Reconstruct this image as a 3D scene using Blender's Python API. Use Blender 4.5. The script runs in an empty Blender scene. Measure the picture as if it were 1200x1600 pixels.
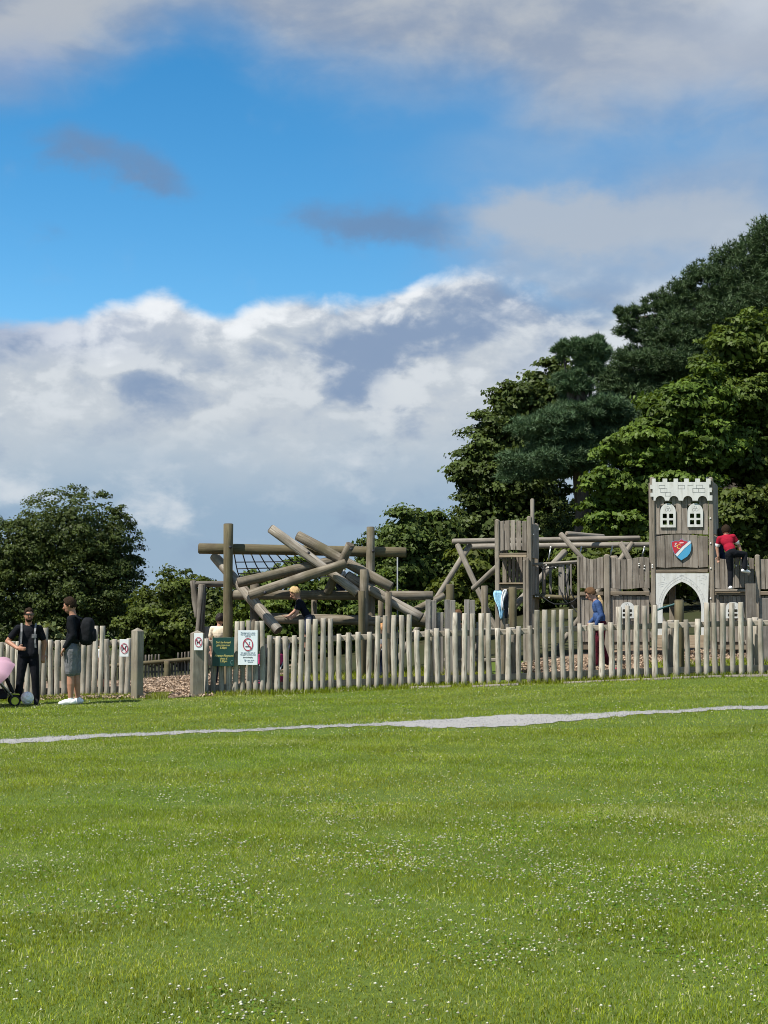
import bpy, bmesh, math, random
import numpy as np
from mathutils import Vector, Matrix
random.seed(7); RNG = np.random.default_rng(11)
rad = math.radians
SC = bpy.context.scene
COL = SC.collection

# ------------------------------------------------------------------ camera
FPX, CAMH, PITCH = 2404.0, 1.62, math.atan(158/2404)
cam_d = bpy.data.cameras.new('camera'); cam = bpy.data.objects.new('camera', cam_d); COL.objects.link(cam)
cam_d.sensor_fit = 'HORIZONTAL'; cam_d.sensor_width = 36.0; cam_d.lens = 36.0*FPX/1200
cam_d.clip_start = 0.1; cam_d.clip_end = 3000
cam.location = (0, 0, CAMH); cam.rotation_euler = (rad(90)+PITCH, 0, 0)
SC.camera = cam
SC.view_settings.view_transform = 'Standard'; SC.view_settings.look = 'None'
EXPO = 0.6; SC.view_settings.exposure = EXPO; SC.view_settings.gamma = 1.0
SC.cycles.max_bounces = 6; SC.cycles.transparent_max_bounces = 8
SC.cycles.sample_clamp_indirect = 6.0; SC.cycles.filter_width = 1.0

# ------------------------------------------------------------------ sun
SUN_EL, SUN_AZ = 56.0, -54.0            # azimuth measured from the direction behind the camera, minus = to the left
sdir = Vector((math.sin(rad(SUN_AZ))*math.cos(rad(SUN_EL)), -math.cos(rad(SUN_AZ))*math.cos(rad(SUN_EL)), math.sin(rad(SUN_EL))))
sun_d = bpy.data.lights.new('sun', 'SUN'); sun = bpy.data.objects.new('sun', sun_d); COL.objects.link(sun)
sun_d.energy = 4.6; sun_d.angle = rad(0.53); sun_d.color = (1.0, 0.955, 0.88)
sun.rotation_euler = (-sdir).to_track_quat('-Z', 'Y').to_euler()

# ------------------------------------------------------------------ sky
def s2l(r, g, b):
    f = lambda c: (c/255/12.92) if c/255 <= .04045 else ((c/255+.055)/1.055)**2.4
    return (f(r), f(g), f(b), 1.0)
W = bpy.data.worlds.new('World'); SC.world = W; W.use_nodes = True
NT = W.node_tree; NT.nodes.clear()
class E:                                   # a tiny expression builder over Math nodes
    def __init__(s, sock): s.s = sock
    @staticmethod
    def op(o, *a, clamp=False):
        n = NT.nodes.new('ShaderNodeMath'); n.operation = o; n.use_clamp = clamp
        for i, v in enumerate(a):
            if isinstance(v, E): NT.links.new(v.s, n.inputs[i])
            else: n.inputs[i].default_value = v
        return E(n.outputs[0])
    def __add__(a, b): return E.op('ADD', a, b)
    __radd__ = __add__
    def __sub__(a, b): return E.op('SUBTRACT', a, b)
    def __rsub__(a, b): return E.op('SUBTRACT', b, a)
    def __mul__(a, b): return E.op('MULTIPLY', a, b)
    __rmul__ = __mul__
    def __truediv__(a, b): return E.op('DIVIDE', a, b)
def sstep(x, lo, hi):
    n = NT.nodes.new('ShaderNodeMapRange'); n.interpolation_type = 'SMOOTHSTEP'
    NT.links.new(x.s, n.inputs[0])
    for i, v in ((1, lo), (2, hi)):
        if isinstance(v, E): NT.links.new(v.s, n.inputs[i])
        else: n.inputs[i].default_value = v
    n.inputs[3].default_value = 0; n.inputs[4].default_value = 1
    return E(n.outputs[0])
def cmix(fac, a, b):
    n = NT.nodes.new('ShaderNodeMix'); n.data_type = 'RGBA'; n.clamp_factor = True
    if isinstance(fac, E): NT.links.new(fac.s, n.inputs[0])
    else: n.inputs[0].default_value = fac
    for i, v in ((6, a), (7, b)):
        if isinstance(v, tuple): n.inputs[i].default_value = v
        else: NT.links.new(v, n.inputs[i])
    return n.outputs[2]
tc = NT.nodes.new('ShaderNodeTexCoord')
sep = NT.nodes.new('ShaderNodeSeparateXYZ'); NT.links.new(tc.outputs['Generated'], sep.inputs[0])
dx, dy, dz = (E(sep.outputs[i]) for i in range(3))
az = E.op('ARCTAN2', dx, dy)*57.2958
el = E.op('ARCSINE', dz)*57.2958
def skynoise(scale, detail, zs=1.6, off=0.0, rough=.55, dist=0.0, d=(0, 0, 0)):
    m = NT.nodes.new('ShaderNodeMapping'); m.inputs['Scale'].default_value = (1, 1, zs); m.inputs['Location'].default_value = (off+d[0], off*.7+d[1], off*.3+d[2]*zs)
    NT.links.new(tc.outputs['Generated'], m.inputs[0])
    n = NT.nodes.new('ShaderNodeTexNoise'); n.inputs['Scale'].default_value = scale; n.inputs['Detail'].default_value = detail
    n.inputs['Roughness'].default_value = rough; n.inputs['Distortion'].default_value = dist
    NT.links.new(m.outputs[0], n.inputs[0]); return E(n.outputs[0])
def A(px): return math.degrees(math.atan((px-600)/FPX))
def L(py): return math.degrees(math.atan((958-py)/FPX))
def curve(pts):                            # elevation of a cloud edge as a function of azimuth
    n = NT.nodes.new('ShaderNodeFloatCurve'); c = n.mapping.curves[0]
    pts = [((A(x)+30)/60, L(y)/40) for x, y in pts]
    c.points[0].location = (0, pts[0][1]); c.points[1].location = (1, pts[-1][1])
    for p in pts: c.points.new(*p)
    n.mapping.update()
    NT.links.new(((az+30.0)/60.0).s, n.inputs['Value']); return E(n.outputs[0])*40.0
n_big = skynoise(5, 6, 2.2); n_mid = skynoise(17, 7, 1.7, 3.1, .56, .3); n_fine = skynoise(48, 6, 1.4, 7.7, .6, .4)
n_puff = skynoise(26, 5, 1.5, 12.3, .5, .2)
wx = (n_mid-.5)*2.6+(n_fine-.5)*.9; wy = (skynoise(19, 6, 1.6, 21.0)-.5)*2.0+(n_fine-.5)*.7
azw, elw = az+wx, el+wy
def blob(px, py, rx, ry, rot=0.0):         # soft cloud body centred on a direction, in degrees
    c, s = math.cos(rad(rot)), math.sin(rad(rot)); k = 57.2958/FPX
    u = azw-A(px); v = elw-L(py)
    a = (u*c+v*s)*(1/(rx*k)); b = (v*c-u*s)*(1/(ry*k))
    return E.op('EXPONENT', (a*a+b*b)*-1.0)
nish = NT.nodes.new('ShaderNodeTexSky'); nish.sky_type = 'NISHITA'; nish.sun_disc = False
nish.sun_elevation = rad(SUN_EL); nish.sun_rotation = rad(180+SUN_AZ)
nish.air_density = 1.0; nish.dust_density = 0.0; nish.ozone_density = 3.0; nish.altitude = 200
SKY_K = 0.10
hsv = NT.nodes.new('ShaderNodeHueSaturation'); hsv.inputs['Saturation'].default_value = 1.36; hsv.inputs['Value'].default_value = 1.02
hsv.inputs['Hue'].default_value = 0.492
NT.links.new(nish.outputs[0], hsv.inputs['Color'])
def K(r, g, b, k=1.0): c = s2l(r, g, b); k = k/2**EXPO; return (c[0]*k/SKY_K, c[1]*k/SKY_K, c[2]*k/SKY_K, 1)
col = hsv.outputs[0]
inview = (1.0-sstep(E.op('ABSOLUTE', az), 16.0, 30.0))*(1.0-sstep(el, 23.0, 34.0))
# high broken cloud everywhere outside the part of the sky described below
gen = sstep(n_big*.75+n_mid*.3, .5, .62)*(1.0-inview)*sstep(el, -2.0, 6.0)
gcol = cmix(sstep(n_mid, .35, .7), K(150, 163, 186), K(205, 210, 218))
col = cmix(gen*.85, col, gcol)
# veils and drifting grey clouds
veil = blob(850, 235, 190, 60)*.42+blob(1165, 270, 130, 75)*.75+blob(1120, 400, 190, 70)*.95+blob(900, 400, 170, 45)*.85+blob(1010, 345, 190, 60)*.8+blob(640, 130, 140, 35)*.3+blob(1020, 450, 200, 50)*.8
col = cmix(E.op('MINIMUM', veil, .92)*(.78+.3*n_mid), col, cmix(sstep(n_big, .3, .7), K(132, 162, 199), K(168, 186, 206)))
grey = blob(120, 238, 78, 32, -8)*1.0+blob(235, 278, 62, 30, -14)*.95+blob(90, 372, 34, 24)*.4+blob(480, 318, 62, 24)*.5+blob(565, 335, 78, 34)*.7+blob(665, 345, 120, 40)*1.0
grey = sstep(grey+(n_puff-.5)*.8+(n_fine-.5)*.5, .1, 1.3)
col = cmix(grey*.82, col, K(112, 141, 178))
puff = blob(820, 335, 115, 42, 4)+blob(930, 350, 100, 42)*.85+blob(1060, 345, 130, 50)*.8+blob(1160, 380, 90, 60)*.7
col = cmix(sstep(puff+(n_puff-.5)*.9, .05, 1.15)*.92, col, K(176, 188, 203))
# band of cloud across the top of the view
etop = curve([(-200, 165), (0, 132), (90, 104), (180, 62), (250, 26), (330, 22), (420, 60), (500, 74), (600, 92), (740, 104), (830, 150), (900, 178), (1000, 178), (1200, 180), (1400, 190)])
bil = skynoise(11, 8, 1.9, 33.0, .52, .25); bil_s = skynoise(11, 8, 1.9, 33.0, .52, .25, d=(-.010, -.004, .016))
relief = (bil-bil_s)*4.0                     # billows: brighter on the flanks turned to the sun
bil2 = skynoise(34, 6, 1.6, 51.0, .55, .3); relief2 = (bil2-skynoise(34, 6, 1.6, 51.0, .55, .3, d=(-.004, -.002, .006)))*3.5
dt = el-etop+(n_mid-.5)*2.2+(n_big-.5)*1.2
topm = sstep(dt, -1.7, 1.9)*(inview+(1.0-inview)*sstep(n_big, .42, .58))
tcol = cmix(sstep(n_big*.55+n_mid*.4+relief*.35, .30, .72), K(146, 161, 184), K(182, 188, 196))
tcol = cmix(blob(1120, 120, 220, 70)*.65, tcol, K(183, 191, 204))
tcol = cmix(blob(1190, 20, 80, 50)*.7, tcol, K(208, 214, 222))
tcol = cmix(blob(30, 110, 70, 45)*.5, tcol, K(152, 168, 202))
col = cmix(topm*.97, col, tcol)
# the cumulus bank
eb = curve([(-300, 520), (0, 506), (100, 490), (180, 474), (235, 458), (330, 476), (430, 465), (500, 461), (560, 462), (640, 444), (700, 430), (770, 414), (860, 425), (1000, 405), (1200, 385), (1500, 400)])
fluff = (bil-.5)*1.6+(n_puff-.5)*.7+(bil2-.5)*.9
db = eb-el+fluff
soft = .5+E.op('MAXIMUM', az-3.0, 0.0)*.4
bankm = sstep(db, 0.0-soft*.35, soft)
base_ = sstep(el+(n_mid-.5)*2.0+(n_big-.5)*2.0, 3.2, 8.2)
bc = cmix(base_, K(150, 175, 199), K(204, 210, 215))
sh_ = sstep(relief+relief2*.6, -.75, .75)
bc = cmix((1.0-sh_)*sstep(el, 5.0, 9.5)*.42, bc, K(152, 170, 196))
bc = cmix(sstep(sh_, .5, .95)*sstep(el, 5.0, 9.0)*.5, bc, K(226, 231, 236))
bc = cmix(sstep(az, -5.0, -14.0)*sstep(el, 8.6, 10.4)*.7, bc, K(166, 179, 206))
dark = blob(230, 602, 76, 40)*.95+blob(565, 590, 70, 52)*1.3+blob(700, 508, 170, 42, 10)*1.15+blob(80, 540, 110, 16)*.6+blob(455, 548, 120, 18, 12)*.6+blob(625, 650, 60, 28)*.45+blob(880, 480, 150, 52)*.95
dark = sstep(dark+(n_puff-.5)*1.3+(.5-sh_)*.9+(n_fine-.5)*.8, .1, 1.5)
bc = cmix(dark*.9, bc, K(130, 152, 184))
lit = sstep(1.7-db+relief*1.1+relief2*.8, .25, 1.6)*(1.0-sstep(az, 3.6, 7.5))*(.35+.65*sh_)*sstep(az, -14.5, -8.5)
bc = cmix(lit*.95, bc, K(244, 247, 250))
low = blob(252, 805, 56, 44)*.85+blob(10, 770, 80, 30)*.8+blob(560, 705, 80, 45)*.35+blob(330, 720, 120, 25)*.3+blob(870, 560, 120, 80)*.65+blob(110, 640, 140, 30)*.4
low = sstep(low+(n_puff-.5)*.9+(sh_-.5)*.5+(n_fine-.5)*.4, .12, 1.0)
bc = cmix(low*.8, bc, K(216, 222, 228))
col = cmix(bankm*.98, col, bc)
bg = NT.nodes.new('ShaderNodeBackground'); bg.inputs['Strength'].default_value = SKY_K
NT.links.new(col, bg.inputs['Color'])
wo = NT.nodes.new('ShaderNodeOutputWorld'); NT.links.new(bg.outputs[0], wo.inputs[0])
W.cycles.sampling_method = 'MANUAL'; W.cycles.sample_map_resolution = 512

# ------------------------------------------------------------------ geometry helpers
CP, SP = math.cos(PITCH), math.sin(PITCH)
def ray(px, py):
    a, b = (px-600)/FPX, (800-py)/FPX
    return Vector((a, CP-b*SP, SP+b*CP))
def at(px, py, Y):
    d = ray(px, py); t = Y/d.y
    return Vector((d.x*t, Y, CAMH+d.z*t))
def S(Y): return FPX/Y                     # photo pixels per metre at a depth

TX = np.array([-60, -12, -6, -2.5, 2, 6, 12, 60.]);
TY = np.array([-40, 8, 14, 20, 24, 27.5, 30, 34, 42, 60, 120, 700.])
TZ = np.array([[0]*8, [0]*8, [-.04, -.04, 0, .02, .05, .07, .09, .1], [-.08, -.05, 0, .08, .2, .28, .34, .4],
  [-.08, -.03, .02, .1, .25, .37, .45, .5], [-.1, 0, .11, .17, .33, .47, .55, .6], [-.1, -.03, .08, .2, .5, .82, .95, 1.],
  [-.15, -.1, 0, .25, .75, 1.15, 1.35, 1.5], [-.3, -.25, -.2, .2, 1.0, 1.7, 2.1, 2.5], [-.6, -.5, -.4, .2, 1.1, 2.2, 3, 3.5],
  [-2, -2, -2, -1, 0, 1, 2, 3], [-8]*8])
def _bil(x, y):
    i = np.clip(np.searchsorted(TX, x)-1, 0, len(TX)-2); j = np.clip(np.searchsorted(TY, y)-1, 0, len(TY)-2)
    u = np.clip((x-TX[i])/(TX[i+1]-TX[i]), 0, 1); v = np.clip((y-TY[j])/(TY[j+1]-TY[j]), 0, 1)
    return (TZ[j, i]*(1-u)+TZ[j, i+1]*u)*(1-v)+(TZ[j+1, i]*(1-u)+TZ[j+1, i+1]*u)*v
def terrain(x, y):
    x = np.asarray(x, float); y = np.asarray(y, float); z = 0
    for a in (-1, 0, 1):
        for b in (-1, 0, 1): z = z+_bil(x+a, y+b)
    z = z/9
    return z+.012*np.sin(x*1.7+y*.6)*np.sin(y*1.1-x*.4)+.007*np.sin(x*3.9+1.3)*np.sin(y*2.7)
def tz(x, y): return float(terrain(x, y))
def ground(px, py):                        # where the line of sight meets the ground
    d = ray(px, py); lo, hi = 3.0, 120.0
    f = lambda t: CAMH+d.z*t-tz(d.x*t, d.y*t)
    t = lo
    while t < hi and f(t) > 0: t += .25
    a, b = t-.25, t
    for _ in range(20):
        m = (a+b)/2
        if f(m) > 0: a = m
        else: b = m
    return Vector((d.x*b, d.y*b, CAMH+d.z*b))

WM = {}
def put(o, M=Matrix(), parent=None):
    o.matrix_basis = M
    if parent is not None:
        o.parent = parent; o.matrix_parent_inverse = WM[parent.name].inverted()
    WM[o.name] = M.copy(); return o
def obj(name, me, mats=None, parent=None, M=Matrix()):
    o = bpy.data.objects.new(name, me); COL.objects.link(o)
    if mats is not None and len(me.materials) == 0:
        for m in (mats if isinstance(mats, (list, tuple)) else [mats]): me.materials.append(m)
    return put(o, M, parent)
def tag(o, label, cat, group=None, kind=None):
    o['label'] = label; o['category'] = cat
    if group: o['group'] = group
    if kind: o['kind'] = kind
    return o
def thing(name, label, cat, loc=(0, 0, 0), group=None):
    o = bpy.data.objects.new(name, None); COL.objects.link(o); o.empty_display_size = .2
    put(o, Matrix.Translation(loc)); return tag(o, label, cat, group)
def mesh_np(name, verts, faces_flat, sizes, smooth=False):
    me = bpy.data.meshes.new(name); nv = len(verts); nl = len(faces_flat); nf = len(sizes)
    me.vertices.add(nv); me.vertices.foreach_set('co', np.asarray(verts, np.float32).ravel())
    me.loops.add(nl); me.loops.foreach_set('vertex_index', np.asarray(faces_flat, np.int32))
    me.polygons.add(nf); st = np.concatenate([[0], np.cumsum(sizes)[:-1]]).astype(np.int32)
    me.polygons.foreach_set('loop_start', st)
    if smooth: me.polygons.foreach_set('use_smooth', np.ones(nf, bool))
    me.update(calc_edges=True); return me
def setcol(me, cols):
    a = me.color_attributes.new('Col', 'FLOAT_COLOR', 'POINT')
    c = np.ones((len(cols), 4), np.float32); c[:, :3] = cols; a.data.foreach_set('color', c.ravel())

def axisM(p0, p1):
    d = (p1-p0).normalized(); q = d.to_track_quat('Z', 'Y'); return Matrix.Translation(p0) @ q.to_matrix().to_4x4()
def log_mesh(Ln, r0, r1, seed=0, sides=12, rings=6, wob=.035, bend=.0, cap=.18, knots=2):
    r = random.Random(seed); V = []; F = []; mi = []
    ph = [r.uniform(0, 6.28) for _ in range(6)]
    kn = [(r.uniform(.1, .9), r.uniform(0, 6.28), r.uniform(.05, .13)) for _ in range(knots)]
    ch = min(r0, r1)*cap
    ts = [(0, -ch)]+[(ch/Ln, 0)]+[(i/(rings-1), 0) for i in range(1, rings-1)]+[(1-ch/Ln, 0), (1, -ch)]
    for t, dr in ts:
        base = r0+(r1-r0)*t+dr
        bx = bend*math.sin(t*3.14+ph[4]); by = bend*math.sin(t*4.6+ph[5])
        for k in range(sides):
            a = 6.2832*k/sides
            w = 1+wob*math.sin(2*a+ph[0]+t*2.2)+wob*.7*math.sin(3*a+ph[1]+t*5)+wob*.9*math.sin(t*9+ph[2])
            for kt, ka, kh in kn:
                da = (a-ka+3.1416) % 6.2832-3.1416
                w += kh*math.exp(-((t-kt)*Ln/(r0*1.0))**2-(da/.7)**2)
            V.append((bx+base*w*math.cos(a), by+base*w*math.sin(a), t*Ln))
    n = len(ts)
    for i in range(n-1):
        for k in range(sides):
            F.append((i*sides+k, i*sides+(k+1) % sides, (i+1)*sides+(k+1) % sides, (i+1)*sides+k)); mi.append(0 if 0 < i < n-2 else 1)
    F.append(tuple(reversed(range(sides)))); mi.append(1)
    F.append(tuple(range((n-1)*sides, n*sides))); mi.append(1)
    me = bpy.data.meshes.new('log'); me.from_pydata(V, [], F); me.polygons.foreach_set('material_index', mi)
    me.polygons.foreach_set('use_smooth', [len(f) == 4 for f in F]); me.update()
    return me
_sd = [100]
def log(parent, p0, p1, r0, r1=None, mats=None, name='log', **kw):
    r1 = r0 if r1 is None else r1; _sd[0] += 1
    me = log_mesh((p1-p0).length, r0, r1, _sd[0], **kw)
    return obj(name, me, mats, parent, axisM(p0, p1))
def tube_mesh(pts, r, sides=6, closed=False):
    V = []; F = []; n = len(pts)
    for i, p in enumerate(pts):
        d = (pts[min(i+1, n-1)]-pts[max(i-1, 0)]).normalized()
        a = d.cross(Vector((0, 0, 1)) if abs(d.z) < .9 else Vector((1, 0, 0))).normalized(); b = d.cross(a)
        rr = r[i] if isinstance(r, (list, tuple)) else r
        for k in range(sides):
            t = 6.2832*k/sides; V.append(p+a*(rr*math.cos(t))+b*(rr*math.sin(t)))
    for i in range(n-1):
        for k in range(sides): F.append((i*sides+k, i*sides+(k+1) % sides, (i+1)*sides+(k+1) % sides, (i+1)*sides+k))
    F.append(tuple(reversed(range(sides)))); F.append(tuple(range((n-1)*sides, n*sides)))
    me = bpy.data.meshes.new('tube'); me.from_pydata([tuple(v) for v in V], [], F)
    me.polygons.foreach_set('use_smooth', [len(f) == 4 for f in F]); me.update()
    bm = bmesh.new(); bm.from_mesh(me); bmesh.ops.recalc_face_normals(bm, faces=bm.faces); bm.to_mesh(me); bm.free()
    return me
def tube(name, pts, r, mat, parent=None, sides=6):
    o0 = Vector(pts[0]); me = tube_mesh([Vector(p)-o0 for p in pts], r, sides)
    return obj(name, me, mat, parent, Matrix.Translation(o0))
def prism_mesh(poly, t, bev=.005):
    """outline in local X/Z, extruded along Y (front face at -t/2), edges chamfered"""
    n = len(poly); P = [Vector((p[0], p[1])) for p in poly]
    ar = sum(P[i].x*P[(i+1) % n].y-P[(i+1) % n].x*P[i].y for i in range(n))
    if ar < 0: P.reverse()
    ins = []
    for i in range(n):
        e0 = (P[i]-P[i-1]).normalized(); e1 = (P[(i+1) % n]-P[i]).normalized()
        n0 = Vector((-e0.y, e0.x)); n1 = Vector((-e1.y, e1.x)); m = n0+n1
        m = m/max(m.length_squared, .3)*2 if m.length > 1e-6 else n0
        ins.append(P[i]+m*bev)
    V = []; F = []
    for L_, y in ((ins, -t/2), (P, -t/2+bev), (P, t/2-bev), (ins, t/2)):
        V += [(p.x, y, p.y) for p in L_]
    F.append(tuple(range(n))); F.append(tuple(reversed(range(3*n, 4*n))))
    for k in range(3):
        for i in range(n): F.append((k*n+(i+1) % n, k*n+i, (k+1)*n+i, (k+1)*n+(i+1) % n))
    me = bpy.data.meshes.new('prism'); me.from_pydata(V, [], F); me.update()
    return me
def shape_mesh(loops, depth, bev=0.0):
    """flat sheet with holes: loops in local X/Z, thickness along Y"""
    cu = bpy.data.curves.new('shape', 'CURVE'); cu.dimensions = '2D'; cu.fill_mode = 'BOTH'; cu.extrude = depth/2; cu.bevel_depth = bev; cu.bevel_resolution = 0
    for lp in loops:
        sp = cu.splines.new('POLY'); sp.points.add(len(lp)-1); sp.use_cyclic_u = True
        for i, (x, z) in enumerate(lp): sp.points[i].co = (x, z, 0, 1)
    o = bpy.data.objects.new('shape', cu); COL.objects.link(o)
    dg = bpy.context.evaluated_depsgraph_get(); me = bpy.data.meshes.new_from_object(o.evaluated_get(dg))
    bpy.data.objects.remove(o); bpy.data.curves.remove(cu)
    me.transform(Matrix.Rotation(rad(90), 4, 'X')); me.materials.clear(); me.update(); return me
def text_mesh(body, size, depth=.002, align='CENTER', spacing=1.0):
    cu = bpy.data.curves.new('text', 'FONT'); cu.body = body; cu.size = size; cu.extrude = depth/2; cu.align_x = align; cu.align_y = 'CENTER'; cu.space_line = spacing; cu.resolution_u = 3
    o = bpy.data.objects.new('text', cu); COL.objects.link(o)
    dg = bpy.context.evaluated_depsgraph_get(); me = bpy.data.meshes.new_from_object(o.evaluated_get(dg))
    bpy.data.objects.remove(o); bpy.data.curves.remove(cu)
    me.transform(Matrix.Rotation(rad(90), 4, 'X')); me.materials.clear(); me.update(); return me
class Frame:                               # an upright plane in the world: local x along it, y into the depth, z up
    def __init__(s, o, deg=0.0):
        s.o = Vector(o); s.M = Matrix.Translation(s.o) @ Matrix.Rotation(rad(deg), 4, 'Z'); s.I = s.M.inverted(); s.deg = deg
    def hit(s, px, py, yl=0.0):
        d = s.I.to_3x3() @ ray(px, py); c = s.I @ Vector((0, 0, CAMH)); t = (yl-c.y)/d.y
        return c+d*t
def board(parent, fr, x0, x1, y0, y1, mat, yl=0.0, t=.035, name='board', top=None, bot=None, bev=.005):
    """a plank given by its outline in the photograph, laid in the plane fr at depth yl; top / bot: extra height of the mid-edge (m)"""
    a = fr.hit((x0+x1)/2, y0, yl); b = fr.hit((x0+x1)/2, y1, yl)
    xa = fr.hit(x0, (y0+y1)/2, yl).x; xb = fr.hit(x1, (y0+y1)/2, yl).x
    w, h = xb-xa, a.z-b.z
    poly = [(-w/2, -h/2), (w/2, -h/2), (w/2, h/2), (-w/2, h/2)]
    if top: poly = [(-w/2, -h/2), (w/2, -h/2), (w/2, h/2+top[1]), (-w/2, h/2+top[0])]
    if bot: poly[0] = (-w/2, -h/2+bot[0]); poly[1] = (w/2, -h/2+bot[1])
    me = prism_mesh(poly, t, bev)
    return obj(name, me, mat, parent, fr.M @ Matrix.Translation(((xa+xb)/2, yl, (a.z+b.z)/2)))
def loops_px(fr, loops, yl):
    out = []; c = fr.hit(*loops[0][0], yl)
    for lp in loops: out.append([((p := fr.hit(x, y, yl)).x-c.x, p.z-c.z) for x, y in lp])
    return out, fr.M @ Matrix.Translation(c)
def sheet(parent, fr, loops, mat, yl=0.0, t=.015, name='panel', bev=0.0):
    lp, M = loops_px(fr, loops, yl); return obj(name, shape_mesh(lp, t, bev), mat, parent, M)
def circle(cx, cy, r, n=20, ry=None):
    return [(cx+r*math.cos(6.2832*i/n), cy+(ry or r)*math.sin(6.2832*i/n)) for i in range(n)]

# ------------------------------------------------------------------ materials
def mat_new(name):
    m = bpy.data.materials.new(name); m.use_nodes = True; nt = m.node_tree; nt.nodes.clear()
    o = nt.nodes.new('ShaderNodeOutputMaterial'); p = nt.nodes.new('ShaderNodeBsdfPrincipled'); nt.links.new(p.outputs[0], o.inputs[0])
    return m, nt, p, o
def nd(nt, t, **kw):
    n = nt.nodes.new(t)
    for k, v in kw.items(): setattr(n, k, v)
    return n
def mixc(nt, fac, a, b, blend='MIX'):
    n = nd(nt, 'ShaderNodeMix', data_type='RGBA', blend_type=blend); n.clamp_factor = True
    for i, v in ((0, fac), (6, a), (7, b)):
        if isinstance(v, (int, float)): n.inputs[i].default_value = v
        elif isinstance(v, tuple): n.inputs[i].default_value = v if len(v) == 4 else (*v, 1)
        else: nt.links.new(v, n.inputs[i])
    return n.outputs[2]
def ramp(nt, sock, lo, hi):
    n = nd(nt, 'ShaderNodeMapRange'); nt.links.new(sock, n.inputs[0]); n.inputs[1].default_value = lo; n.inputs[2].default_value = hi; return n.outputs[0]
def noise(nt, vec, scale, detail=5, rough=.55, dist=0.0):
    n = nd(nt, 'ShaderNodeTexNoise'); n.inputs['Scale'].default_value = scale; n.inputs['Detail'].default_value = detail
    n.inputs['Roughness'].default_value = rough; n.inputs['Distortion'].default_value = dist; nt.links.new(vec, n.inputs[0]); return n.outputs[0]
def wood(name, light, mid, dark, axis='Z', grain=26, moss=None, var=.3, rough=.85, crack=.5):
    m, nt, p, o = mat_new(name)
    t = nd(nt, 'ShaderNodeTexCoord'); oi = nd(nt, 'ShaderNodeObjectInfo')
    add = nd(nt, 'ShaderNodeVectorMath', operation='MULTIPLY_ADD'); nt.links.new(oi.outputs['Random'], add.inputs[0]); add.inputs[1].default_value = (37, 51, 23)
    nt.links.new(t.outputs['Object'], add.inputs[2])
    mp = nd(nt, 'ShaderNodeMapping'); g = [grain]*3; g['XYZ'.index(axis)] = grain*.05; mp.inputs['Scale'].default_value = g; nt.links.new(add.outputs[0], mp.inputs[0])
    n1 = noise(nt, mp.outputs[0], 1.0, 6, .65, .4); n2 = noise(nt, add.outputs[0], 2.3, 4); n3 = noise(nt, mp.outputs[0], 2.6, 3, .5)
    c = mixc(nt, ramp(nt, n1, .40, .60), mid, light)
    c = mixc(nt, ramp(nt, n2, .45, .7), c, tuple(x*.8 for x in mid))
    cr = ramp(nt, n3, .58, .66); cm = nd(nt, 'ShaderNodeMath', operation='MULTIPLY'); nt.links.new(cr, cm.inputs[0]); cm.inputs[1].default_value = crack
    c = mixc(nt, cm.outputs[0], c, dark)
    if moss: c = mixc(nt, ramp(nt, noise(nt, add.outputs[0], 1.7, 5), .48, .72), c, moss)
    v = nd(nt, 'ShaderNodeMapRange'); nt.links.new(oi.outputs['Random'], v.inputs[0]); v.inputs[3].default_value = 1-var; v.inputs[4].default_value = 1+var*.6
    vm = nd(nt, 'ShaderNodeVectorMath', operation='SCALE'); nt.links.new(c, vm.inputs[0]); nt.links.new(v.outputs[0], vm.inputs[3])
    nt.links.new(vm.outputs[0], p.inputs['Base Color']); p.inputs['Roughness'].default_value = rough; p.inputs['Specular IOR Level'].default_value = .25
    b = nd(nt, 'ShaderNodeBump'); b.inputs['Strength'].default_value = .55; b.inputs['Distance'].default_value = .012; nt.links.new(n1, b.inputs['Height']); nt.links.new(b.outputs[0], p.inputs['Normal'])
    return m
def endgrain(name, light, dark):
    m, nt, p, o = mat_new(name); t = nd(nt, 'ShaderNodeTexCoord')
    w = nd(nt, 'ShaderNodeTexWave', wave_type='RINGS', rings_direction='Z'); w.inputs['Scale'].default_value = 16; w.inputs['Distortion'].default_value = 2.2; w.inputs['Detail'].default_value = 3
    nt.links.new(t.outputs['Object'], w.inputs[0])
    c = mixc(nt, w.outputs['Fac'], dark, light); c = mixc(nt, ramp(nt, noise(nt, t.outputs['Object'], 22, 4), .45, .7), c, dark)
    nt.links.new(c, p.inputs['Base Color']); p.inputs['Roughness'].default_value = .9; return m
def plain(name, c, rough=.6, spec=.4, metal=0.0, vary=.12, nscale=9.0, bump=.0):
    m, nt, p, o = mat_new(name); t = nd(nt, 'ShaderNodeTexCoord')
    n = noise(nt, t.outputs['Object'], nscale, 4); c = tuple(c[:3])
    cc = mixc(nt, ramp(nt, n, .3, .7), tuple(x*(1-vary) for x in c), tuple(min(1, x*(1+vary)) for x in c))
    nt.links.new(cc, p.inputs['Base Color']); p.inputs['Roughness'].default_value = rough; p.inputs['Specular IOR Level'].default_value = spec; p.inputs['Metallic'].default_value = metal
    if bump:
        b = nd(nt, 'ShaderNodeBump'); b.inputs['Strength'].default_value = bump; b.inputs['Distance'].default_value = .025; nt.links.new(n, b.inputs['Height']); nt.links.new(b.outputs[0], p.inputs['Normal'])
    return m
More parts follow.
